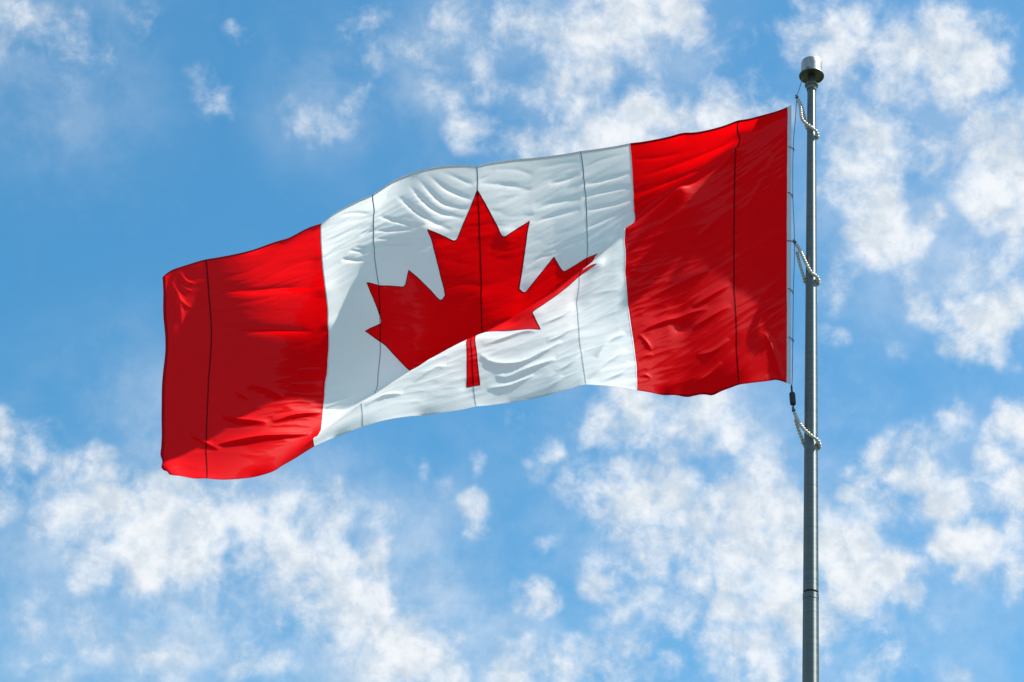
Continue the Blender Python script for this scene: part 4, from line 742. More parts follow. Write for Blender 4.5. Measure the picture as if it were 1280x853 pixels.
    4205,-70,-71,-72,-72,-73,-73,-74,-74,-74,-75,-76,-75,-76,-75,-77,-78,-69,-53,-58,-58,-56,-55,-61,-67,-82,-89,-91,-90,-90,-90,-89,-89,-88,-89,-88,-88,-87,-88,-87,-88,-88,-88,-87,-88,-88,-87,-87,-89,
    4155,-71,-72,-72,-73,-72,-74,-73,-74,-75,-74,-75,-76,-75,-76,-74,-76,-80,-60,-61,-56,-53,-55,-57,-60,-69,-83,-90,-89,-89,-90,-89,-87,-88,-87,-87,-87,-87,-86,-87,-87,-87,-87,-87,-87,-87,-86,-87,-88,
    4106,-73,-73,-72,-73,-73,-73,-74,-74,-74,-75,-75,-75,-75,-75,-75,-74,-72,-68,-75,-59,-51,-53,-54,-56,-57,-75,-86,-89,-89,-89,-90,-87,-85,-86,-86,-85,-86,-85,-83,-88,-89,-87,-86,-87,-86,-83,-82,-86,
    4057,-75,-73,-73,-73,-73,-73,-74,-74,-74,-75,-75,-75,-75,-75,-75,-74,-70,-69,-80,-70,-49,-51,-53,-53,-49,-64,-84,-86,-87,-87,-89,-90,-83,-84,-85,-85,-85,-84,-80,-88,-91,-87,-86,-86,-86,-83,-78,-84,
    4001,-71,-73,-73,-73,-73,-73,-74,-74,-74,-75,-75,-75,-75,-76,-75,-75,-74,-74,-74,-75,-54,-49,-51,-51,-49,-51,-76,-84,-84,-84,-86,-88,-86,-85,-84,-85,-85,-85,-85,-86,-86,-87,-86,-86,-86,-84,-84,-84,
    3949,-72,-72,-72,-73,-74,-73,-74,-74,-74,-74,-75,-76,-75,-76,-76,-76,-76,-75,-75,-74,-63,-49,-50,-49,-49,-45,-60,-81,-82,-83,-84,-85,-86,-85,-85,-85,-85,-85,-86,-86,-86,-86,-86,-86,-86,-85,-85,-86,
    3898,-72,-72,-73,-73,-73,-74,-73,-74,-74,-75,-75,-75,-76,-77,-76,-76,-77,-79,-74,-71,-71,-53,-49,-49,-47,-44,-48,-70,-82,-81,-81,-83,-84,-86,-85,-85,-86,-85,-85,-86,-86,-86,-86,-87,-86,-86,-85,-86,
    3847,-71,-73,-72,-74,-73,-74,-74,-74,-74,-75,-75,-75,-76,-77,-77,-77,-77,-80,-75,-69,-71,-64,-50,-48,-47,-46,-42,-49,-78,-81,-80,-82,-83,-85,-85,-85,-86,-85,-86,-86,-86,-86,-86,-87,-87,-86,-87,-85,
    3798,-72,-72,-73,-74,-74,-74,-74,-75,-74,-74,-75,-75,-76,-77,-78,-77,-76,-76,-77,-74,-74,-70,-53,-47,-46,-46,-42,-44,-59,-78,-79,-81,-82,-85,-85,-86,-85,-85,-86,-85,-86,-86,-86,-87,-87,-88,-88,-87,
    3750,-72,-73,-73,-75,-74,-74,-75,-75,-74,-74,-74,-75,-75,-76,-78,-76,-77,-77,-77,-77,-76,-75,-60,-48,-42,-44,-43,-44,-51,-65,-77,-74,-81,-88,-86,-87,-84,-84,-85,-86,-85,-86,-87,-87,-87,-88,-89,-91,
    3702,-72,-72,-74,-75,-75,-75,-76,-76,-74,-73,-73,-74,-74,-76,-76,-77,-77,-78,-78,-78,-78,-77,-71,-50,-38,-42,-45,-44,-48,-55,-71,-70,-77,-87,-85,-84,-85,-85,-85,-86,-86,-86,-86,-87,-88,-87,-89,-91,
    3656,-72,-73,-74,-75,-75,-76,-76,-80,-80,-66,-70,-74,-74,-75,-75,-77,-77,-78,-78,-80,-80,-80,-78,-57,-34,-40,-44,-46,-47,-51,-64,-73,-74,-78,-82,-83,-82,-85,-85,-85,-86,-86,-87,-87,-88,-87,-88,-88,
    3610,-72,-73,-74,-75,-75,-76,-76,-79,-81,-67,-70,-73,-74,-74,-76,-76,-78,-77,-78,-81,-82,-83,-85,-71,-24,-36,-46,-46,-47,-49,-60,-74,-72,-66,-80,-82,-81,-82,-85,-85,-86,-86,-87,-87,-88,-87,-88,-88,
    3565,-73,-72,-74,-74,-75,-75,-76,-76,-77,-74,-72,-73,-74,-74,-76,-76,-77,-78,-78,-76,-86,-87,-89,-95,-8,-34,-46,-46,-48,-48,-55,-78,-78,-43,-77,-82,-80,-82,-84,-85,-86,-86,-87,-87,-87,-88,-88,-88,
    3518,-71,-72,-73,-74,-73,-75,-75,-76,-77,-76,-73,-73,-74,-74,-76,-77,-77,-77,-79,-78,-80,-86,-87,-87,-36,-35,-42,-48,-49,-47,-50,-65,-75,-44,-76,-81,-81,-81,-84,-86,-86,-86,-87,-87,-86,-87,-88,-89,
    3469,-69,-70,-72,-72,-74,-73,-75,-75,-77,-77,-77,-71,-74,-75,-76,-76,-77,-78,-78,-78,-80,-81,-82,-79,-69,-35,-41,-48,-48,-47,-47,-55,-61,-52,-73,-80,-82,-83,-84,-86,-86,-87,-86,-87,-86,-86,-86,-88,
    3421,-67,-69,-71,-71,-73,-73,-74,-75,-75,-76,-77,-74,-75,-75,-76,-77,-77,-77,-78,-78,-79,-80,-80,-79,-80,-43,-40,-47,-48,-47,-47,-51,-54,-49,-65,-80,-82,-85,-85,-86,-87,-87,-87,-86,-86,-85,-85,-87,
    3373,-66,-67,-69,-71,-71,-73,-74,-75,-75,-75,-77,-75,-75,-76,-76,-76,-77,-78,-78,-78,-78,-80,-80,-78,-82,-57,-40,-45,-48,-47,-46,-49,-51,-47,-53,-75,-84,-87,-87,-87,-88,-88,-88,-86,-85,-84,-85,-85,
    3319,-60,-64,-67,-68,-72,-74,-74,-74,-75,-76,-75,-76,-75,-76,-76,-76,-77,-78,-78,-78,-78,-79,-80,-79,-81,-72,-41,-43,-48,-47,-44,-47,-48,-48,-48,-58,-84,-93,-90,-88,-89,-89,-90,-90,-83,-80,-82,-83,
    3257,-47,-60,-65,-59,-79,-76,-73,-75,-75,-75,-75,-75,-75,-75,-76,-76,-76,-78,-79,-80,-77,-79,-79,-80,-82,-82,-43,-43,-47,-47,-44,-45,-47,-49,-47,-51,-82,-89,-89,-88,-89,-89,-90,-88,-84,-82,-81,-75,
    3232,-62,-65,-67,-68,-71,-73,-73,-74,-75,-74,-75,-74,-74,-75,-74,-76,-76,-78,-78,-79,-80,-79,-79,-80,-82,-81,-58,-43,-46,-47,-45,-44,-46,-48,-46,-48,-75,-87,-88,-88,-88,-88,-89,-91,-84,-82,-82,-82,
    3196,-68,-67,-69,-70,-70,-72,-73,-73,-74,-74,-73,-73,-74,-74,-74,-75,-76,-77,-78,-79,-80,-80,-80,-80,-81,-81,-72,-45,-44,-48,-46,-43,-45,-47,-46,-43,-65,-88,-87,-87,-87,-88,-88,-88,-88,-84,-83,-83,
    3152,-67,-69,-69,-70,-71,-72,-72,-74,-74,-74,-72,-71,-72,-73,-74,-74,-75,-77,-77,-79,-80,-81,-81,-81,-82,-80,-79,-52,-45,-46,-47,-44,-45,-46,-46,-43,-52,-85,-87,-86,-87,-86,-88,-87,-87,-86,-84,-83,
    3109,-69,-69,-70,-69,-71,-72,-73,-73,-73,-79,-76,-63,-69,-72,-73,-73,-74,-76,-78,-78,-81,-81,-81,-82,-83,-81,-81,-64,-45,-46,-47,-46,-44,-45,-46,-43,-44,-78,-86,-85,-85,-86,-87,-86,-87,-86,-85,-83,
    3066,-71,-70,-70,-69,-70,-72,-72,-72,-73,-74,-72,-68,-70,-71,-73,-72,-74,-75,-77,-78,-81,-82,-82,-83,-83,-83,-81,-76,-49,-45,-47,-46,-44,-45,-45,-44,-41,-66,-85,-84,-84,-84,-86,-86,-86,-86,-86,-84,
    3016,-69,-70,-69,-69,-69,-70,-72,-72,-70,-69,-71,-70,-71,-72,-72,-72,-73,-76,-74,-73,-86,-84,-83,-84,-84,-83,-83,-82,-58,-45,-46,-47,-45,-44,-45,-43,-40,-55,-82,-83,-82,-83,-84,-85,-85,-87,-87,-83,
    2963,-67,-68,-68,-68,-68,-69,-70,-70,-70,-68,-70,-71,-70,-72,-72,-72,-73,-75,-76,-78,-80,-83,-83,-84,-85,-84,-85,-82,-70,-48,-46,-47,-45,-45,-44,-44,-39,-45,-78,-81,-81,-81,-83,-83,-84,-85,-87,-87,
    2911,-67,-68,-66,-67,-67,-68,-68,-67,-71,-67,-70,-69,-70,-71,-72,-72,-73,-74,-77,-78,-80,-82,-83,-84,-85,-86,-85,-86,-80,-50,-48,-47,-45,-44,-44,-45,-40,-38,-69,-80,-79,-80,-81,-82,-83,-82,-85,-88,
    2859,-69,-68,-65,-65,-67,-67,-67,-67,-68,-67,-67,-69,-69,-70,-72,-71,-71,-74,-77,-78,-80,-82,-82,-85,-85,-85,-88,-89,-90,-52,-49,-47,-47,-44,-45,-44,-42,-38,-55,-77,-78,-78,-80,-80,-81,-82,-83,-86,
    2799,-67,-65,-64,-65,-65,-66,-66,-66,-67,-66,-66,-67,-68,-69,-69,-71,-71,-74,-76,-78,-80,-81,-83,-83,-85,-85,-86,-87,-87,-74,-54,-47,-47,-46,-45,-45,-43,-39,-46,-70,-76,-77,-78,-79,-80,-80,-82,-85,
    2738,-64,-64,-64,-63,-65,-65,-64,-65,-65,-65,-65,-66,-67,-66,-67,-71,-71,-72,-76,-79,-80,-80,-82,-83,-83,-84,-85,-85,-86,-88,-69,-43,-47,-48,-46,-45,-45,-41,-42,-60,-73,-74,-77,-78,-78,-79,-81,-84,
    2681,-66,-64,-63,-63,-63,-64,-63,-64,-64,-64,-64,-65,-66,-65,-68,-69,-67,-63,-79,-82,-80,-80,-81,-81,-83,-83,-83,-84,-85,-88,-80,-53,-51,-48,-47,-47,-46,-43,-42,-49,-68,-72,-76,-76,-78,-77,-81,-82,
    2630,-71,-66,-63,-63,-62,-63,-63,-63,-63,-63,-63,-64,-64,-66,-67,-68,-67,-67,-74,-78,-78,-79,-79,-81,-80,-81,-82,-82,-84,-85,-81,-73,-57,-50,-48,-48,-48,-45,-44,-45,-57,-69,-74,-76,-77,-77,-79,-81,
    2570,-67,-66,-64,-63,-63,-62,-63,-62,-62,-62,-63,-63,-63,-64,-66,-67,-67,-70,-72,-75,-76,-77,-77,-78,-78,-80,-80,-81,-83,-84,-83,-80,-68,-54,-50,-51,-48,-48,-45,-46,-50,-59,-72,-76,-77,-77,-78,-80,
    2514,-68,-67,-64,-63,-62,-63,-62,-62,-61,-62,-62,-62,-63,-63,-65,-67,-67,-69,-71,-73,-74,-76,-75,-74,-76,-76,-77,-78,-82,-86,-86,-83,-81,-59,-53,-52,-51,-48,-47,-47,-49,-49,-63,-77,-78,-77,-79,-80,
    2461,-67,-72,-72,-56,-60,-63,-63,-61,-62,-61,-62,-61,-63,-64,-64,-67,-74,-67,-63,-69,-73,-75,-78,-70,-70,-73,-71,-64,-89,-90,-89,-88,-91,-66,-54,-54,-53,-50,-48,-48,-50,-48,-40,-83,-79,-77,-79,-81,
    2426,-73,-73,-72,-62,-64,-65,-64,-63,-62,-62,-62,-60,-61,-61,-61,-61,-62,-69,-71,-72,-73,-74,-76,-70,-70,-74,-73,-68,-82,-87,-86,-87,-88,-76,-65,-57,-54,-52,-50,-49,-51,-48,-38,-72,-78,-76,-78,-80,
    2396,-78,-75,-71,-69,-69,-68,-66,-65,-64,-64,-62,-60,-59,-57,-59,-51,-31,-87,-85,-75,-73,-73,-71,-66,-70,-82,-77,-75,-78,-81,-82,-83,-84,-79,-76,-65,-56,-52,-53,-51,-51,-49,-46,-57,-72,-75,-79,-78,
    2365,-80,-78,-74,-73,-71,-71,-69,-67,-67,-65,-63,-63,-60,-59,-59,-57,-52,-67,-73,-73,-70,-71,-70,-63,-68,-82,-78,-76,-77,-80,-80,-80,-80,-79,-77,-75,-63,-54,-53,-53,-53,-51,-48,-51,-63,-71,-82,-79,
    2337,-83,-80,-78,-76,-75,-73,-72,-69,-69,-67,-66,-64,-63,-60,-61,-60,-59,-63,-67,-69,-69,-68,-69,-69,-70,-72,-75,-75,-76,-77,-78,-78,-78,-78,-77,-76,-72,-61,-55,-54,-54,-52,-51,-51,-53,-63,-81,-86,
    2320,-92,-85,-80,-80,-78,-77,-74,-71,-71,-70,-67,-67,-64,-62,-62,-60,-61,-64,-67,-67,-66,-67,-68,-69,-70,-71,-73,-73,-74,-75,-76,-76,-76,-77,-76,-75,-74,-71,-61,-55,-54,-54,-54,-52,-48,-54,-76,-85,
    2292,-91,-86,-84,-82,-82,-79,-76,-74,-73,-71,-71,-69,-66,-63,-63,-62,-63,-64,-67,-66,-64,-66,-67,-68,-70,-71,-70,-71,-73,-74,-74,-74,-75,-75,-75,-75,-74,-72,-69,-62,-55,-55,-57,-53,-47,-48,-72,-80,
    2245,-75,-84,-85,-85,-85,-84,-79,-72,-74,-74,-73,-73,-71,-64,-61,-63,-64,-66,-70,-68,-60,-62,-66,-67,-69,-72,-71,-67,-71,-73,-74,-72,-72,-73,-74,-74,-74,-73,-72,-68,-61,-57,-58,-55,-48,-40,-72,-77,
    2195,-58,-78,-86,-86,-86,-94,-91,-61,-72,-76,-74,-76,-86,-66,-52,-62,-66,-64,-71,-88,-50,-54,-64,-67,-67,-74,-81,-57,-66,-72,-75,-75,-66,-71,-73,-73,-72,-74,-74,-71,-68,-60,-59,-59,-49,-30,-75,-75,
    2188,-75,-80,-84,-85,-85,-85,-82,-77,-77,-76,-75,-75,-74,-70,-67,-67,-67,-66,-69,-69,-65,-64,-65,-67,-67,-69,-71,-68,-69,-69,-72,-73,-71,-71,-73,-73,-73,-74,-73,-73,-70,-65,-63,-62,-55,-45,-61,-69,
    2172,-80,-81,-84,-83,-83,-83,-81,-80,-78,-77,-77,-75,-73,-72,-71,-69,-70,-68,-68,-68,-68,-67,-67,-67,-68,-68,-69,-69,-70,-70,-71,-71,-72,-72,-73,-73,-73,-74,-73,-74,-71,-69,-67,-65,-61,-56,-59,-64,
    2149,-78,-81,-82,-83,-82,-82,-82,-80,-79,-78,-77,-76,-75,-74,-72,-71,-71,-70,-69,-70,-68,-68,-68,-68,-69,-69,-70,-69,-69,-70,-71,-71,-72,-72,-72,-73,-74,-73,-74,-74,-74,-71,-69,-69,-65,-63,-63,-65,
    2124,-74,-78,-81,-82,-81,-81,-82,-80,-79,-79,-78,-77,-76,-75,-73,-73,-72,-72,-71,-71,-70,-69,-69,-70,-69,-70,-70,-70,-70,-70,-71,-71,-72,-72,-73,-73,-74,-74,-74,-74,-74,-74,-72,-71,-69,-68,-68,-65,
    2100,-68,-76,-81,-80,-80,-81,-80,-81,-79,-79,-79,-77,-77,-76,-75,-75,-73,-73,-73,-72,-71,-71,-71,-71,-70,-71,-70,-71,-71,-71,-71,-72,-72,-73,-73,-73,-74,-74,-75,-74,-75,-75,-74,-74,-73,-72,-70,-70,
    2091,-74,-76,-80,-79,-80,-79,-81,-80,-80,-79,-79,-78,-77,-77,-77,-76,-75,-74,-74,-73,-73,-72,-72,-72,-72,-71,-72,-71,-72,-72,-72,-72,-73,-73,-73,-74,-74,-75,-75,-75,-75,-76,-76,-76,-75,-75,-73,-76,
    2076,-74,-76,-78,-79,-79,-79,-80,-80,-80,-80,-79,-79,-78,-78,-77,-77,-76,-75,-75,-75,-74,-74,-73,-73,-73,-73,-72,-73,-72,-73,-73,-72,-74,-73,-74,-74,-74,-75,-76,-76,-76,-77,-77,-77,-78,-77,-77,-78,
    2058,-71,-75,-78,-78,-78,-79,-80,-80,-80,-80,-79,-80,-78,-79,-78,-78,-77,-76,-76,-76,-75,-75,-75,-74,-74,-74,-73,-74,-73,-73,-74,-74,-73,-74,-75,-74,-75,-75,-76,-77,-77,-77,-78,-79,-79,-80,-80,-79,
    2034,-62,-73,-78,-78,-78,-78,-80,-80,-80,-80,-80,-79,-80,-79,-79,-78,-78,-78,-77,-76,-77,-76,-75,-76,-75,-74,-75,-74,-75,-74,-74,-75,-74,-75,-75,-75,-75,-76,-76,-77,-78,-78,-79,-79,-80,-81,-83,-83,
    2017,-58,-72,-78,-78,-78,-78,-80,-80,-80,-81,-80,-80,-80,-79,-80,-79,-79,-78,-78,-78,-77,-77,-77,-76,-76,-75,-76,-75,-75,-75,-76,-75,-75,-75,-76,-75,-76,-77,-77,-77,-78,-78,-80,-80,-80,-81,-84,-87,
    2024,-73,-75,-78,-79,-79,-79,-80,-80,-80,-81,-80,-80,-81,-80,-80,-79,-80,-79,-79,-78,-78,-78,-77,-77,-77,-77,-76,-76,-76,-76,-76,-76,-76,-76,-76,-76,-77,-77,-77,-78,-78,-79,-80,-80,-81,-81,-84,-87,
    2019,-77,-78,-79,-79,-80,-79,-80,-80,-81,-80,-81,-81,-80,-81,-80,-81,-80,-80,-79,-79,-79,-78,-78,-78,-77,-78,-77,-76,-77,-77,-77,-76,-77,-77,-77,-77,-77,-77,-78,-78,-78,-79,-80,-81,-81,-81,-84,-87,
    2010,-79,-79,-79,-80,-81,-80,-80,-81,-80,-81,-81,-81,-81,-81,-81,-81,-81,-80,-80,-79,-80,-78,-79,-78,-78,-78,-78,-77,-78,-77,-78,-77,-78,-77,-78,-77,-77,-78,-78,-78,-79,-79,-80,-81,-81,-81,-84,-86,
    2001,-81,-80,-81,-81,-81,-81,-81,-81,-80,-81,-81,-82,-81,-81,-82,-81,-81,-81,-80,-80,-80,-79,-79,-79,-78,-78,-78,-78,-78,-78,-79,-78,-78,-78,-78,-78,-77,-78,-78,-78,-79,-79,-80,-80,-81,-81,-84,-85,
    1989,-82,-81,-82,-82,-82,-81,-81,-81,-82,-81,-81,-82,-81,-82,-82,-81,-82,-81,-80,-80,-80,-80,-79,-79,-79,-78,-79,-78,-79,-78,-79,-78,-79,-78,-78,-78,-78,-78,-78,-78,-78,-79,-79,-80,-81,-81,-82,-85,
    1974,-82,-82,-83,-82,-83,-82,-81,-81,-82,-81,-81,-82,-82,-83,-82,-82,-82,-81,-81,-80,-80,-80,-79,-79,-79,-78,-79,-79,-78,-79,-79,-79,-80,-78,-79,-78,-78,-77,-77,-78,-77,-79,-78,-79,-79,-81,-80,-79,
    1957,-83,-83,-83,-83,-82,-83,-81,-82,-81,-81,-82,-82,-83,-82,-83,-82,-82,-82,-81,-80,-80,-80,-79,-79,-79,-78,-79,-78,-79,-79,-80,-79,-80,-79,-79,-78,-77,-76,-77,-76,-78,-78,-77,-77,-78,-80,-78,-72,
    1943,-85,-84,-84,-84,-84,-83,-82,-83,-82,-82,-82,-82,-82,-82,-82,-82,-81,-81,-81,-81,-80,-80,-79,-79,-79,-79,-78,-79,-78,-79,-78,-79,-78,-78,-78,-78,-77,-77,-77,-76,-77,-77,-76,-77,-77,-78,-78,-80,
    1922,-85,-85,-85,-84,-84,-84,-83,-83,-82,-82,-82,-82,-82,-82,-82,-81,-82,-81,-81,-80,-80,-80,-79,-79,-79,-78,-78,-78,-78,-78,-78,-77,-78,-77,-77,-77,-76,-77,-76,-76,-75,-76,-76,-76,-76,-76,-77,-80,
    1897,-85,-85,-85,-84,-84,-84,-83,-83,-83,-82,-82,-82,-82,-82,-82,-81,-82,-80,-81,-80,-80,-79,-80,-78,-79,-78,-77,-78,-77,-77,-77,-77,-77,-76,-76,-76,-76,-75,-75,-75,-75,-74,-75,-74,-74,-75,-74,-72,
    1872,-85,-85,-85,-85,-84,-84,-83,-83,-83,-83,-82,-82,-82,-81,-82,-81,-81,-81,-80,-80,-80,-79,-79,-78,-78,-78,-77,-77,-76,-77,-76,-76,-75,-76,-75,-75,-75,-74,-74,-74,-74,-73,-72,-72,-73,-72,-71,-70,
    1846,-85,-85,-85,-84,-85,-84,-84,-83,-83,-82,-82,-82,-82,-81,-81,-81,-81,-80,-81,-79,-80,-79,-79,-78,-77,-77,-77,-76,-76,-75,-76,-75,-74,-75,-74,-75,-73,-74,-73,-72,-72,-71,-70,-71,-69,-64,-72,-84,
    1808,-84,-83,-84,-84,-83,-84,-83,-84,-82,-83,-82,-82,-81,-81,-81,-81,-80,-80,-80,-80,-79,-79,-78,-78,-77,-76,-76,-75,-75,-74,-73,-74,-72,-73,-72,-73,-72,-71,-72,-71,-70,-70,-68,-68,-66,-63,-71,-78,
    1757,-81,-81,-81,-81,-82,-83,-82,-83,-82,-83,-82,-82,-82,-81,-81,-80,-80,-80,-79,-79,-78,-79,-78,-77,-76,-76,-75,-74,-73,-72,-72,-70,-70,-69,-68,-69,-69,-70,-70,-72,-71,-70,-68,-60,-64,-78,-63,-20,
    ]

# ------------------------------------------------------------------ flag
FH = 2.286                                      # hoist of the flag in metres, the fly is twice that
NU, NV = 97, 49
SHEET = np.array(SHEET_DATA, dtype=np.int64).reshape(3, NU, NV).cumsum(axis=2)
SHEET = np.moveaxis(SHEET, 0, 2) * 0.0005 + np.array([-2.5, 9.0, 8.0])   # points of the billowing sheet, columns from the hoist


def cubic(u, v):
    """smooth sheet at u (0 hoist .. 2 fly end) and v (0 top .. 1 bottom)"""
    x = np.clip(u, 0, 2) / 2 * (NU - 1)
    y = np.clip(v, 0, 1) * (NV - 1)
    i = np.minimum(x.astype(int), NU - 2)
    j = np.minimum(y.astype(int), NV - 2)
    a, b = x - i, y - j
    def wts(s):                                  # uniform cubic B-spline: keeps the cloth free of facets
        return [(1 - s) ** 3 / 6, (3 * s ** 3 - 6 * s ** 2 + 4) / 6, (-3 * s ** 3 + 3 * s ** 2 + 3 * s + 1) / 6, s ** 3 / 6]
    wa, wb = wts(a), wts(b)
    out = np.zeros(u.shape + (3,))
    for p in range(4):
        for q in range(4):
            out += (wa[p] * wb[q])[..., None] * PAD[i + p, j + q]
    return out


PAD = np.zeros((NU + 2, NV + 2, 3))
PAD[1:-1, 1:-1] = SHEET
PAD[0, 1:-1] = 2 * SHEET[0] - SHEET[1]; PAD[-1, 1:-1] = 2 * SHEET[-1] - SHEET[-2]
PAD[:, 0] = 2 * PAD[:, 1] - PAD[:, 2]; PAD[:, -1] = 2 * PAD[:, -2] - PAD[:, -3]

PERM = np.random.RandomState(5).permutation(512)
GRAD = np.stack([np.cos(np.arange(64) / 64 * 2 * np.pi), np.sin(np.arange(64) / 64 * 2 * np.pi)], 1)


def gnoise(x, y, seed=0):
    xi, yi = np.floor(x).astype(int), np.floor(y).astype(int)
    fx, fy = x - xi, y - yi
    def g(a, b, dx, dy):
        h = PERM[(PERM[(xi + a + 37 * seed) % 512] + yi + b) % 512] % 64
        return GRAD[h, 0] * dx + GRAD[h, 1] * dy
    sx, sy = fx * fx * fx * (fx * (6 * fx - 15) + 10), fy * fy * fy * (fy * (6 * fy - 15) + 10)
    n0 = g(0, 0, fx, fy) * (1 - sx) + g(1, 0, fx - 1, fy) * sx
    n1 = g(0, 1, fx, fy - 1) * (1 - sx) + g(1, 1, fx - 1, fy - 1) * sx
    return (n0 * (1 - sy) + n1 * sy) * 1.5


def sstep(a, b, x):
    t = np.clip((x - a) / (b - a), 0, 1)
    return t * t * (3 - 2 * t)


SEAMS = (0.165, 0.5, 0.66, 1.0, 1.34, 1.5, 1.85)
SLU = np.array([0, .2, .5, .8, 1.1, 1.4, 1.6, 2.0])
SLS = np.array([.75, .65, .38, .26, .16, .02, -.08, -.12])
UT = np.linspace(0, 2, 401)
LEAN = np.concatenate([[0], np.cumsum(np.interp((UT[1:] + UT[:-1]) / 2, SLU, SLS) * np.diff(UT))])


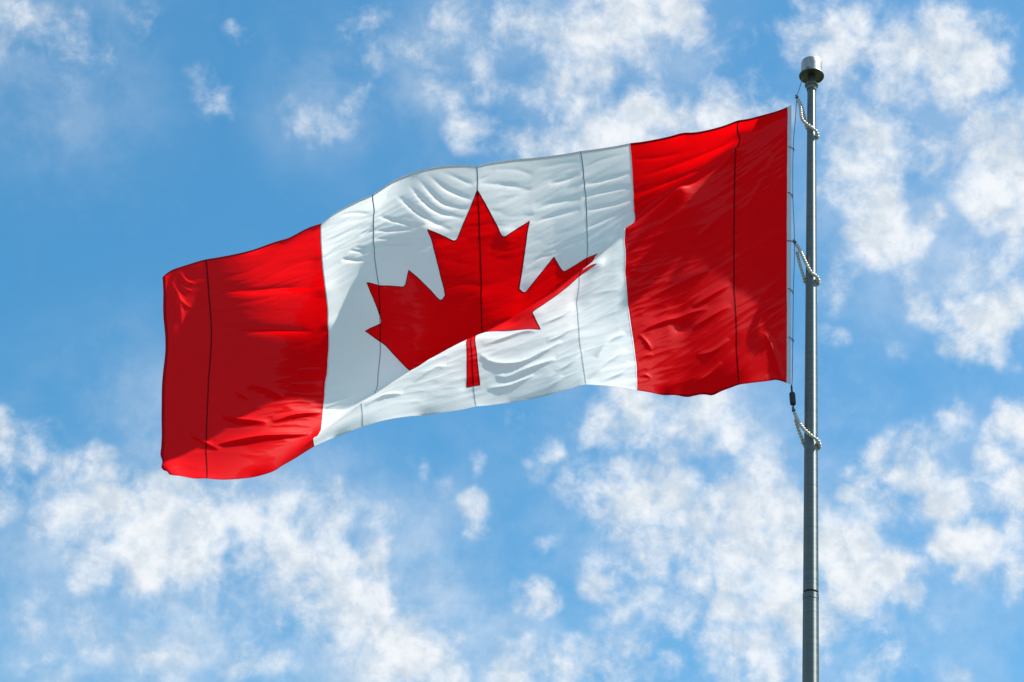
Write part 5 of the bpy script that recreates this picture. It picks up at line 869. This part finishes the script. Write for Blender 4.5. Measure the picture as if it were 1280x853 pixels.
# single folds: height, spread above and spread below in millimetres, then points along the crest (u, v)
FOLDS = [
    (19.6, 26, 40, (0.1, 0.1), (0.165, 0.15), (0.25, 0.23), (0.34, 0.295), (0.42, 0.345), (0.5, 0.392), (0.56, 0.435)),
    (15.9, 32.8, 9.84, (0.979, 0.812), (0.938, 0.858), (0.858, 0.875), (0.787, 0.85), (0.717, 0.817)),
    (14.5, 27.9, 9.02, (0.933, 0.9), (0.9, 0.917), (0.833, 0.9), (0.742, 0.879)),
    (11.6, 19.7, 8.2, (0.963, 0.942), (0.892, 0.946), (0.812, 0.925)),
    (13, 24.6, 9.84, (0.896, 0.992), (0.775, 0.979), (0.725, 0.946)),
    (8.7, 18, 8.2, (0.787, 1), (0.7, 1), (0.654, 0.983)),
    (10.2, 24.6, 9.84, (0.963, 0.787), (0.892, 0.767), (0.842, 0.754), (0.8, 0.762)),
    (8.7, 19.7, 9.84, (0.783, 0.738), (0.717, 0.713), (0.671, 0.675)),
    (10.2, 19.7, 9.84, (0.767, 0.808), (0.717, 0.792), (0.675, 0.758)),
    (8.7, 16.4, 9.84, (0.746, 0.925), (0.696, 0.904), (0.654, 0.858)),
    (11.6, 24.6, 9.84, (0.65, 0.975), (0.596, 0.917), (0.525, 0.854)),
    (13, 29.5, 11.5, (0.617, 0.887), (0.575, 0.825), (0.521, 0.792)),
    (10.2, 21.3, 9.84, (0.613, 0.987), (0.554, 0.95), (0.512, 0.904)),
    (7.25, 16.4, 11.5, (0.662, 0.054), (0.596, 0.037), (0.512, 0.029)),
    (8.7, 18, 11.5, (0.667, 0.108), (0.583, 0.104), (0.504, 0.096)),
    (8.7, 18, 11.5, (0.671, 0.146), (0.588, 0.142), (0.504, 0.142)),
    (7.25, 14.8, 11.5, (0.667, 0.192), (0.583, 0.192), (0.504, 0.188)),
    (7.25, 14.8, 11.5, (0.667, 0.254), (0.604, 0.237), (0.529, 0.217)),
    (7, 13.1, 8.2, (0.771, 0.304), (0.725, 0.287), (0.679, 0.275)),
    (9.8, 27.9, 19.7, (0.829, 0.154), (0.75, 0.146), (0.679, 0.146)),
    (8.4, 21.3, 14.8, (0.838, 0.192), (0.762, 0.188), (0.679, 0.183)),
    (8.4, 19.7, 16.4, (0.979, 0.021), (0.883, 0.029), (0.821, 0.054)),
    (7, 19.7, 16.4, (0.992, 0.062), (0.908, 0.075), (0.833, 0.096)),
    (8.4, 19.7, 14.8, (0.804, 0.033), (0.738, 0.029), (0.671, 0.029)),
    (7, 18, 13.1, (0.775, 0.083), (0.725, 0.083), (0.671, 0.071)),
    (7, 13.1, 8.2, (0.862, 0.338), (0.821, 0.317), (0.783, 0.312)),
    (9.52, 13.1, 7.38, (1.325, 0.096), (1.283, 0.133), (1.217, 0.171)),
    (9.52, 10.7, 7.38, (1.337, 0.15), (1.283, 0.171), (1.212, 0.183)),
    (8.33, 9.02, 6.56, (1.342, 0.179), (1.283, 0.2), (1.208, 0.212)),
    (9.8, 8.2, 6.56, (1.337, 0.2), (1.279, 0.225), (1.2, 0.229)),
    (8.33, 13.1, 7.38, (1.383, 0.142), (1.363, 0.138), (1.342, 0.121)),
    (9.8, 9.02, 6.56, (1.417, 0.179), (1.387, 0.204), (1.354, 0.229)),
    (7, 6.56, 5.74, (1.4, 0.179), (1.375, 0.196), (1.35, 0.208)),
    (12.6, 10.7, 7.38, (1.442, 0.196), (1.408, 0.229), (1.363, 0.258)),
    (8.33, 13.1, 8.2, (1.479, 0.008), (1.438, 0.013), (1.404, 0.004)),
    (9.52, 9.84, 7.38, (1.446, 0.021), (1.404, 0.037), (1.354, 0.067)),
    (10.7, 18, 11.5, (1.267, 0.05), (1.221, 0.108), (1.175, 0.146), (1.087, 0.196)),
    (10.7, 16.4, 11.5, (1.225, 0.033), (1.179, 0.096), (1.125, 0.138), (1.046, 0.163)),
    (9.52, 16.4, 11.5, (1.2, 0.017), (1.146, 0.083), (1.104, 0.117), (1.033, 0.138)),
    (9.52, 16.4, 11.5, (1.167, 0.013), (1.113, 0.062), (1.079, 0.083), (1.017, 0.113)),
    (8.33, 14.8, 11.5, (1.125, 0.013), (1.079, 0.033), (1.012, 0.067)),
    (8.33, 14.8, 8.2, (1.304, 0.042), (1.288, 0.025), (1.271, 0.021)),
    (5.95, 13.1, 9.84, (1, 0.05), (0.971, 0.042), (0.942, 0.025)),
    (12.6, 18, 8.2, (1.492, 0.754), (1.454, 0.738), (1.404, 0.717)),
    (7, 8.2, 8.2, (1.492, 0.688), (1.492, 0.65), (1.492, 0.575)),
    (11.2, 21.3, 9.84, (1.329, 0.921), (1.279, 0.9), (1.221, 0.912)),
    (9.8, 24.6, 11.5, (1.188, 0.875), (1.129, 0.838), (1.087, 0.842)),
    (10.7, 18, 11.5, (0.5, 0.804), (0.421, 0.762), (0.317, 0.733), (0.25, 0.721)),
    (8.33, 21.3, 14.8, (0.433, 0.662), (0.358, 0.633), (0.242, 0.583)),
    (8.33, 27.9, 11.5, (0.3, 0.708), (0.242, 0.679), (0.171, 0.637)),
    (9.52, 27.9, 11.5, (0.304, 0.783), (0.246, 0.754), (0.179, 0.717)),
    (8.33, 21.3, 11.5, (0.329, 0.967), (0.275, 0.95), (0.217, 0.912)),
    (7.14, 21.3, 11.5, (0.3, 0.879), (0.242, 0.871), (0.188, 0.838)),
    (7.14, 13.1, 9.84, (0.479, 0.796), (0.462, 0.821), (0.446, 0.854)),
    (7.14, 11.5, 9.84, (0.492, 0.892), (0.471, 0.875), (0.442, 0.867)),
    (5.95, 11.5, 9.84, (0.492, 0.95), (0.475, 0.942), (0.454, 0.95)),
    (9.52, 13.1, 18, (0.079, 0.821), (0.054, 0.887), (0.029, 0.983)),
    (18.9, 24.6, 16.4, (1.837, 0.688), (1.771, 0.762), (1.671, 0.8)),
    (18.9, 27.9, 13.1, (1.742, 0.613), (1.696, 0.646), (1.625, 0.704)),
    (18.9, 29.5, 13.1, (1.829, 0.858), (1.762, 0.858), (1.667, 0.858), (1.529, 0.867)),
    (14.7, 21.3, 11.5, (1.942, 0.754), (1.879, 0.821), (1.808, 0.883)),
    (12.6, 14.8, 11.5, (1.783, 0.608), (1.758, 0.65), (1.729, 0.683)),
    (10.5, 13.1, 9.84, (1.596, 0.592), (1.558, 0.596), (1.512, 0.604)),
    (10.5, 13.1, 9.84, (1.608, 0.646), (1.554, 0.658), (1.508, 0.646)),
    (18.9, 24.6, 13.1, (1.654, 0.8), (1.587, 0.779), (1.504, 0.775)),
    (21, 18, 19.7, (1.983, 0.033), (1.946, 0.133), (1.942, 0.271)),
    (14.7, 11.5, 8.2, (1.942, 0.021), (1.917, 0.079), (1.892, 0.1)),
    (12.6, 9.84, 8.2, (1.95, 0.067), (1.925, 0.108), (1.904, 0.129)),
    (12.6, 9.84, 8.2, (1.946, 0.142), (1.929, 0.179), (1.912, 0.204)),
    (10.5, 27.9, 24.6, (1.837, 0.129), (1.742, 0.179), (1.533, 0.254)),
    (12.6, 27.9, 24.6, (1.833, 0.321), (1.692, 0.375), (1.542, 0.442)),
    (5.95, 13.1, 9.84, (1.525, 0.025), (1.575, 0.021), (1.637, 0.021)),
    (7, 21.3, 13.1, (0.479, 0.117), (0.338, 0.096), (0.171, 0.067)),
    (8.4, 21.3, 13.1, (0.487, 0.175), (0.338, 0.146), (0.2, 0.15)),
    (5.6, 16.4, 11.5, (0.5, 0.054), (0.421, 0.062), (0.333, 0.062)),
    (7.14, 32.8, 19.7, (0.292, 0.479), (0.229, 0.417), (0.175, 0.354)),
    (7, 24.6, 16.4, (0.15, 0.396), (0.096, 0.308), (0.054, 0.192)),
    (7, 23, 16.4, (0.158, 0.287), (0.104, 0.221), (0.062, 0.171)),
    ]


def fold_height(u, v):
    d = np.zeros(u.shape)
    X, Y = u * FH, v * FH
    for row in FOLDS:
        am, wu, wd = row[0] * 1e-3, row[1] * 1e-3, row[2] * 1e-3
        L = smooth_path([(a * FH, b * FH, 0) for a, b in row[3:]], 13)[:, :2]
        if L[0, 0] < L[-1, 0]:
            L = L[::-1]                          # run from the fly towards the hoist, so that the left hand side is below
        m = 3.2 * max(wu, wd)
        k = np.nonzero((X > L[:, 0].min() - m) & (X < L[:, 0].max() + m) & (Y > L[:, 1].min() - m) & (Y < L[:, 1].max() + m))[0]
        if not len(k):
            continue
        x, y = X[k], Y[k]
        best = np.full(len(k), 9.0); sg = np.zeros(len(k)); tt = np.zeros(len(k))
        for i in range(len(L) - 1):
            a, e = L[i], L[i + 1] - L[i]
            t = np.clip(((x - a[0]) * e[0] + (y - a[1]) * e[1]) / (e @ e), 0, 1)
            dx, dy = x - a[0] - t * e[0], y - a[1] - t * e[1]
            q = np.hypot(dx, dy)
            c = q < best
            best[c] = q[c]; sg[c] = (e[0] * dy - e[1] * dx)[c]; tt[c] = ((i + t) / (len(L) - 1))[c]
        w = np.where(sg < 0, wd, wu)             # e points to smaller u: a positive cross product lies above the crest
        d[k] += am * np.exp(-(best / w) ** 1.25) * np.sin(np.pi * np.clip(tt, 0, 1)) ** 0.7
    return d


def creases(u, v):
    """height of the wind wrinkles above the smooth sheet, metres"""
    w = v - np.interp(u, UT, LEAN)               # constant along a wrinkle
    w = w + 0.02 * gnoise(u * 3, v * 3, 9)
    calm = np.clip(0.55 + 0.75 * gnoise(u * 2.3 + 3, v * 2.6, 4), 0, 1)
    calm2 = np.clip(0.45 + 0.9 * gnoise(u * 3.1 + 9, v * 3.4, 14), 0, 1)
    red = np.where(np.abs(u - 1) < 0.5, 1.0, np.where(u < 0.5, 1.1, 0.75))
    ridge = lambda n: (1 - np.minimum(np.abs(n) * 1.6, 1)) ** 2      # narrow crests, broad hollows
    d = (0.0040 + 0.003 * sstep(0.55, 0.3, u)) * gnoise(u * 3.0, w * 7, 1) * calm
    d = d + 0.0040 * ridge(gnoise(u * 3.6 + 7, w * 13, 2)) * calm * red
    d = d + 0.0029 * ridge(gnoise(u * 6.5 + 1, w * 27, 12)) * calm2 * red
    d = d + 0.0014 * ridge(gnoise(u * 13 + 3, w * 55, 3)) * calm2 * red
    for k, s in enumerate(SEAMS):                # puckers gathered by the stitching
        near = np.exp(-np.abs(u - s) / 0.065)
        on = np.clip(0.45 + 1.1 * gnoise(v * 2.5 + 11 * k, u * 0 + 3.3 * k, 6), 0, 1.2)
        d = d + 0.0042 * near * on * gnoise(u * 4 + k * 5, w * 46 + k * 3, 7) * red
    return d + fold_height(u.ravel(), v.ravel()).reshape(u.shape)


def sheet(u, v, lift=0.0):
    u = np.asarray(u, float); v = np.asarray(v, float)
    e = 0.004
    p = cubic(u, v)
    def nrm(f):
        ua, ub = np.clip(u - e, 0, 2), np.clip(u + e, 0, 2)
        va, vb = np.clip(v - e, 0, 1), np.clip(v + e, 0, 1)
        n = np.cross(f(ua, v) - f(ub, v), f(u, va) - f(u, vb))
        return n / np.linalg.norm(n, axis=-1, keepdims=True)
    n0 = nrm(cubic)
    d = creases(u, v)
    edge = sstep(0, 0.04, u) * (0.12 + 0.88 * sstep(2.0, 1.9, u)) * (0.1 + 0.9 * sstep(0, 0.09, v)) * (0.1 + 0.9 * sstep(1, 0.95, v))
    p = p + n0 * (d * edge)[..., None]
    if lift:
        p = p + n0 * lift
    return p


flag = thing('flag', (POLE_X - 0.147, POLE_Y, 8.52), 'large red and white maple leaf flag streaming from the pole in the wind', 'flag')
FLOC = np.array(flag.location)

# outline of the leaf in hoist units, from the official drawing; true arcs in the notches
LEAF = []


def leaf_path():
    P = [Vector((4890, 4430))]
    segs = [('l', -24, -863), ('a', 95, 90, -98), ('l', 859, 151), ('l', -116, -320), ('b', 65, 20, -73), ('l', 941, -762),
            ('l', -212, -99), ('b', 65, -34, -79), ('l', 186, -572), ('l', -542, 115), ('b', 65, -73, -38), ('l', -105, -247),
            ('l', -423, 454), ('b', 65, -111, -57), ('l', 204, -1052), ('l', -327, 189), ('b', 65, -91, -27), ('l', -332, -652)]
    for s in segs:
        p = P[-1]
        if s[0] == 'l':
            q = p + Vector(s[1:])
            n = max(1, int((q - p).length / 36))
            P += [p.lerp(q, (k + 1) / n) for k in range(n)]
        else:
            q = p + Vector(s[2:])
            tin = (p - P[-2]).normalized()       # round the corner: quadratic through the arc's tangent meeting point
            c = p + tin * (q - p).length * 0.62
            mid = (p + q) / 2
            P += [p.lerp(c, t).lerp(c.lerp(q, t), t) for t in (0.2, 0.4, 0.6, 0.8, 1.0)]
    half = [(x / 4800.0, y / 4800.0) for x, y in P]          # right half, stem to tip
    other = [(2.0 - x, y) for x, y in half[::-1]][1:]
    return half + other


LEAF = leaf_path()
LA = np.array(LEAF)


def in_leaf(x, y):
    inside = np.zeros(x.shape, bool)
    x0, y0 = LA[:, 0], LA[:, 1]
    x1, y1 = np.roll(x0, -1), np.roll(y0, -1)
    for k in range(len(LA)):
        c = ((y0[k] > y) != (y1[k] > y))
        with np.errstate(divide='ignore', invalid='ignore'):
            xi = (x1[k] - x0[k]) * (y - y0[k]) / (y1[k] - y0[k]) + x0[k]
        inside ^= c & (x < xi)
    return inside


# the cloth: a fine grid of quads, cut exactly along the leaf's outline
GU, GV = 560, 280
gu, gvv = np.meshgrid(np.linspace(0, 2, GU + 1), np.linspace(0, 1, GV + 1), indexing='ij')
touched = np.zeros((GU, GV), bool)
for k in range(len(LA)):
    a, b = LA[k], LA[(k + 1) % len(LA)]
    for s in np.linspace(0, 1, 12):
        q = a + (b - a) * s
        i, j = int(q[0] / 2 * GU), int(q[1] * GV)
        touched[max(i - 1, 0):i + 2, max(j - 1, 0):j + 2] = True
cu, cv = (gu[:-1, :-1] + gu[1:, 1:]) / 2, (gvv[:-1, :-1] + gvv[1:, 1:]) / 2
leafcell = in_leaf(cu.ravel(), cv.ravel()).reshape(cu.shape)
vid = np.arange((GU + 1) * (GV + 1)).reshape(GU + 1, GV + 1)
uv_all = [tuple(x) for x in np.stack([gu.ravel(), gvv.ravel()], 1)]
panels = {'hoist_band': [], 'white_field': [], 'fly_band': [], 'maple_leaf': []}
for i in range(GU):
    for j in range(GV):
        if touched[i, j]:
            continue
        f = (vid[i, j], vid[i, j + 1], vid[i + 1, j + 1], vid[i + 1, j])
        key = 'hoist_band' if cu[i, j] < 0.5 else 'fly_band' if cu[i, j] > 1.5 else 'maple_leaf' if leafcell[i, j] else 'white_field'
        panels[key].append(f)
loc = {}
pts, edges, gid = [], [], []


def lv(g):
    if g not in loc:
        loc[g] = len(pts)
        pts.append(Vector(uv_all[g])); gid.append(int(g))
    return loc[g]


es = set()
for i, j in zip(*np.nonzero(touched)):
    q = [lv(vid[i, j]), lv(vid[i + 1, j]), lv(vid[i + 1, j + 1]), lv(vid[i, j + 1])]
    for a, b in zip(q, q[1:] + q[:1]):
        es.add((min(a, b), max(a, b)))
edges = list(es)
base = len(pts)
pts += [Vector(p) for p in LEAF]
gid += [-1] * len(LEAF)
edges += [(base + k, base + (k + 1) % len(LEAF)) for k in range(len(LEAF))]
cv_out, ce, cf, ov, oe, of = geometry.delaunay_2d_cdt(pts, edges, [], 0, 1e-7)
cmap = []
for k, p in enumerate(cv_out):
    src = [s for s in ov[k] if s < base]
    if src:
        cmap.append(gid[src[0]])
    else:
        uv_all.append((p.x, p.y)); cmap.append(len(uv_all) - 1)
cen = np.array([[sum(cv_out[v].x for v in f) / 3, sum(cv_out[v].y for v in f) / 3] for f in cf])
inl = in_leaf(cen[:, 0], cen[:, 1])
for k, f in enumerate(cf):
    i, j = int(cen[k, 0] / 2 * GU), int(cen[k, 1] * GV)
    if not touched[min(i, GU - 1), min(j, GV - 1)]:
        continue
    g = tuple(cmap[v] for v in f[::-1])
    panels['maple_leaf' if inl[k] else 'white_field'].append(g)
UV = np.array(uv_all)
XYZ = sheet(UV[:, 0], UV[:, 1]) - FLOC
for key, mtl, lab in (('hoist_band', M_RED, None), ('white_field', M_WHITE, None), ('fly_band', M_RED, None), ('maple_leaf', M_RED, None)):
    F = panels[key]
    ids = sorted({v for f in F for v in f})
    mp = {v: k for k, v in enumerate(ids)}
    o = obj(key, XYZ[ids], [tuple(mp[v] for v in f) for f in F], mtl, flag)


def strip(name, line, width, lift, material, parent=flag, side=0.0):
    """doubled cloth along a line of the flag: a thin flat sleeve over both faces; side -1..1 shifts it across the line"""
    L = np.array(line, float)
    n = len(L)
    t = np.gradient(L, axis=0)
    t /= np.linalg.norm(t, axis=1, keepdims=True)
    nrm = np.stack([-t[:, 1], t[:, 0]], 1)
    A = L + nrm * width / FH * (side + 1) / 2
    B = L + nrm * width / FH * (side - 1) / 2
    cl = lambda q: np.stack([np.clip(q[:, 0], 0, 2), np.clip(q[:, 1], 0, 1)], 1)
    A, B = cl(A), cl(B)
    rows = [sheet(A[:, 0], A[:, 1], lift), sheet(B[:, 0], B[:, 1], lift), sheet(B[:, 0], B[:, 1], -lift), sheet(A[:, 0], A[:, 1], -lift)]
    V, F = [], []
    for r in range(4):                           # four separate faces: the edges of a folded hem are creased, not rounded
        k0 = len(V) * n
        V += [rows[r], rows[(r + 1) % 4]]
        F += [(k0 + k, k0 + k + 1, k0 + n + k + 1, k0 + n + k) for k in range(n - 1)]
    V = np.concatenate(V) - FLOC
    return obj(name, V, F, material, parent)


def vline(u, v0, v1, n=None):
    n = n or int((v1 - v0) * 260) + 2
    return [(u, v) for v in np.linspace(v0, v1, n)]


def hline(v, u0, u1):
    return [(u, v) for u in np.linspace(u0, u1, int((u1 - u0) * 240) + 2)]


for u, m in ((0.165, M_SEAM_RED), (1.85, M_SEAM_RED)):
    strip('seam', vline(u, 0, 1), 0.008, 0.0010, m)
for u in (0.66, 1.34, 1.0):                      # seams of the white field, dark where they run across the leaf
    vv_ = np.linspace(0, 1, 801)
    ins = in_leaf(np.full(801, u), vv_)
    k = 0
    while k < 801:
        e_ = k
        while e_ + 1 < 801 and ins[e_ + 1] == ins[k]:
            e_ += 1
        if e_ - k > 8:
            strip('seam', vline(u, vv_[k], vv_[min(e_ + 1, 800)]), 0.007, 0.0010, M_SEAM_RED if ins[k] else M_SEAM_WHITE)
        k = e_ + 1
for u, sd in ((0.5, -1.0), (1.5, 1.0)):
    strip('band_seam', vline(u, 0, 1), 0.007, 0.0012, M_WHITEHEM, side=sd)
strip('leaf_border', LEAF + [LEAF[0]], 0.005, 0.0010, M_SEAM_RED)
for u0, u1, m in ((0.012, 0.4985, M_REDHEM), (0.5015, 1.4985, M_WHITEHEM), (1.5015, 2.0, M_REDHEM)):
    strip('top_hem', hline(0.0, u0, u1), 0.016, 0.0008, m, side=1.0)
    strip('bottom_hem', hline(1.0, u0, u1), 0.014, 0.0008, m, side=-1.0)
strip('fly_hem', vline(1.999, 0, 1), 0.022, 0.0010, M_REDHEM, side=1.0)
strip('heading', vline(0.0, 0, 1), 0.027, 0.0012, M_CANVAS, side=-1.0)

# ------------------------------------------------------------------ halyard and fittings


def at(px, py, t=0.0):
    """point t metres nearer than the pole's upright plane, in the direction of a point of the photograph"""
    r = ray(px, py)
    return EYE + r * ((POLE_Y - t) / r[1])


def uv_lathe(bm, centre, r, seg=12, rings=8):
    bmesh.ops.create_uvsphere(bm, u_segments=seg, v_segments=rings, radius=r, matrix=Matrix.Translation(centre))


# wire halyard: out of the cap, down past the heading to the snap
HAL = [at(1003, 101.5, 0.0), at(999.0, 112, 0.0), at(996.2, 121, 0.0), at(994.2, 150, 0.0), at(991.5, 186, 0.0), at(991.0, 243, 0.0), at(993.2, 302, 0.0),
       at(991.8, 362, 0.0), at(991.0, 423, 0.0), at(990.4, 470, 0.0), at(989.6, 484, 0.0)]
HAL[0] = np.array([POLE_X - 0.060, POLE_Y, Z1 + 0.003])
bm = bmesh.new()
tube(bm, smooth_path(HAL, 90), 0.0030, 8)
tag(bm_obj('halyard', bm, M_WIRE), 'thin grey cable running down beside the white heading of the flag', 'cable')

# small wire ties between the heading and the halyard
TIES = [(985.8, 184.5, 991.5, 186, 'wire tie just below the top corner of the flag, uppermost on the cable'),
        (985.2, 241.5, 991.0, 245, 'pale wire tie midway between the two upper bead loops'),
        (984.8, 302.0, 993.2, 302, 'dark wire tie knotted at the cable beside the middle bead loop'),
        (985.0, 361.5, 991.9, 365, 'wire tie on the heading just below the middle bead loop'),
        (985.6, 422.5, 991.0, 425, 'wire tie low on the heading, above the black snap')]
tie0 = None
for ax, ay, bx, by, lab in TIES:
    a, b = at(ax, ay, 0.0), at(bx, by, 0.0)
    if tie0 is None:
        L = float(np.linalg.norm(b - a))
        bm = bmesh.new()
        n = 28
        pts = [(L / 2 + (L / 2 + 0.004) * math.cos(2 * math.pi * k / n), 0.010 * math.sin(2 * math.pi * k / n), 0.003 * math.sin(4 * math.pi * k / n)) for k in range(n)]
        tube(bm, pts, 0.0024, 6, closed=True)
        tube(bm, [(L - 0.004, -0.008, 0.0), (L + 0.006, -0.006, -0.004), (L + 0.010, -0.002, -0.022)], 0.0024, 6)
        bm_obj('wire_tie', bm, M_STEEL)
        tie0 = bpy.data.objects['wire_tie']
        t = tie0
    else:
        t = tie0.copy()
        COL.objects.link(t)
    t.location = a
    t.rotation_euler = (0, math.atan2(-(b - a)[2], (b - a)[0]), 0)
    tag(t, lab, 'wire tie', 'wire ties holding the flag to the cable')

# loops of beads that ride round the pole
bead_me = None


def bead_loop(start, over, right, back, left, hang, label):
    """a closed string of beads from the halyard, over the front of the pole to its right side, behind it and back"""
    global bead_me
    root = thing('bead_loop', start, label, 'bead loop', 'bead loops sliding on the pole')
    S = Vector(start)
    path = smooth_path([start] + over + [right] + back + [left], 400)
    seg = np.linalg.norm(np.diff(path, axis=0), axis=1)
    L = np.concatenate([[0], np.cumsum(seg)])
    bm = bmesh.new()
    tube(bm, [Vector(p) - S for p in path[::4]], 0.0035, 6)
    bm_obj('cord', bm, M_WIRE, root)
    pitch = 0.0215
    s = 0.03
    while s < L[-1] - 0.012:
        p = Vector([float(np.interp(s, L, path[:, k])) for k in range(3)])
        if bead_me is None:
            bm = bmesh.new()
            uv_lathe(bm, (0, 0, 0), 0.0122)
            b = bm_obj('bead', bm, M_BEAD, root, sharp=180)
            bead_me = b.data
        else:
            b = bpy.data.objects.new('bead', bead_me)
            COL.objects.link(b)
            b.parent = root
        b.location = p - S
        s += pitch
    bm = bmesh.new()
    uv_lathe(bm, (0, 0, 0), 0.013)
    tube(bm, [(-0.010, 0, 0.02), (0.004, 0, 0.0), (0.0, 0, -0.025)], 0.005, 6)
    bm_obj('knot', bm, M_STEEL, root, sharp=180)
    return root


def pole_point(z, ang, gap=0.011):
    """a point hugging the pole at height z; ang 0 towards the viewer, 90 to the right"""
    r = shaft_r(z) + gap
    return np.array([POLE_X + r * math.sin(R(ang)), POLE_Y - r * math.cos(R(ang)), z])


def loop_at(sx, sy, ex, ey, lx, ly, mid, label):
    start = at(sx, sy, 0.0)
    zr = at(ex, ey, 0.0)[2]
    zl = at(lx, ly, 0.0)[2]
    right = pole_point(zr, 80)
    over = [at(x, y, t) for x, y, t in mid[0]]
    over += [pole_point(zr + 0.046, -12, 0.016), pole_point(zr + 0.020, 36, 0.015)]
    back = [pole_point(zr + (zl - zr) * f, a) for a, f in ((125, 0.1), (175, 0.4), (225, 0.8))]
    left = [at(x, y, t) for x, y, t in mid[1]]
    return bead_loop(start, over, right, back + left[:-1], left[-1], 0, label)


loop_at(996.2, 122, 1020, 172, 1009, 152, ([(1000.5, 134, 0.02), (1003, 150, 0.05)], [(1005.5, 147, -0.02), (1001.5, 132, -0.01), (997.0, 123, 0.0)]),
        'top loop of pale beads round the pole just under the cap')
loop_at(993.5, 303, 1021, 354, 1006, 349, ([(1000, 313, 0.02), (1005.5, 325, 0.05)], [(1005, 348, -0.02), (1000.5, 333, -0.01), (995.5, 313, 0.0)]),
        'middle loop of pale beads round the pole halfway down the hoist')
loop_at(992.0, 513, 1022, 559, 1004, 551, ([(997, 525, 0.02), (1003.5, 535, 0.05)], [(1002.5, 549, -0.02), (998, 537, -0.01), (993.5, 522, 0.0)]),
        'lowest loop of pale beads hanging from the black snap')

# black snap with its rubber cover under the lower corner
P0, P1 = at(989.4, 484, 0.0), at(992.0, 513, 0.0)
snap = thing('halyard_snap', P0, 'black rubber covered snap hanging below the lower hoist corner of the flag', 'snap')
ax = Vector(P1 - P0)
q = ax.normalized().to_track_quat('-Z', 'Y').to_matrix().to_4x4()
ln = ax.length
bm = bmesh.new()
lathe(bm, [(0, -0.135), (0.012, -0.135), (0.0185, -0.128), (0.0195, -0.115), (0.0195, -0.058), (0.0185, -0.048), (0.012, -0.040), (0, -0.040)], 24)
bm.transform(q)
bm_obj('cover', bm, M_DARK, snap)
bm = bmesh.new()
tube(bm, [(0.012 * math.cos(2 * math.pi * k / 20), 0, -0.008 + 0.02 * math.sin(2 * math.pi * k / 20)) for k in range(20)], 0.0042, 8, closed=True)
tube(bm, [(0, 0, -0.024), (0, 0, -0.042)], 0.0065, 8)
bm.transform(q)
bm_obj('swivel', bm, M_DARK, snap)
bm = bmesh.new()
tube(bm, [(0, 0, -0.133), (0.001, 0, -0.150), (0, 0, -ln)], 0.0055, 8)
bm.transform(q)
bm_obj('shank', bm, M_STEEL, snap)
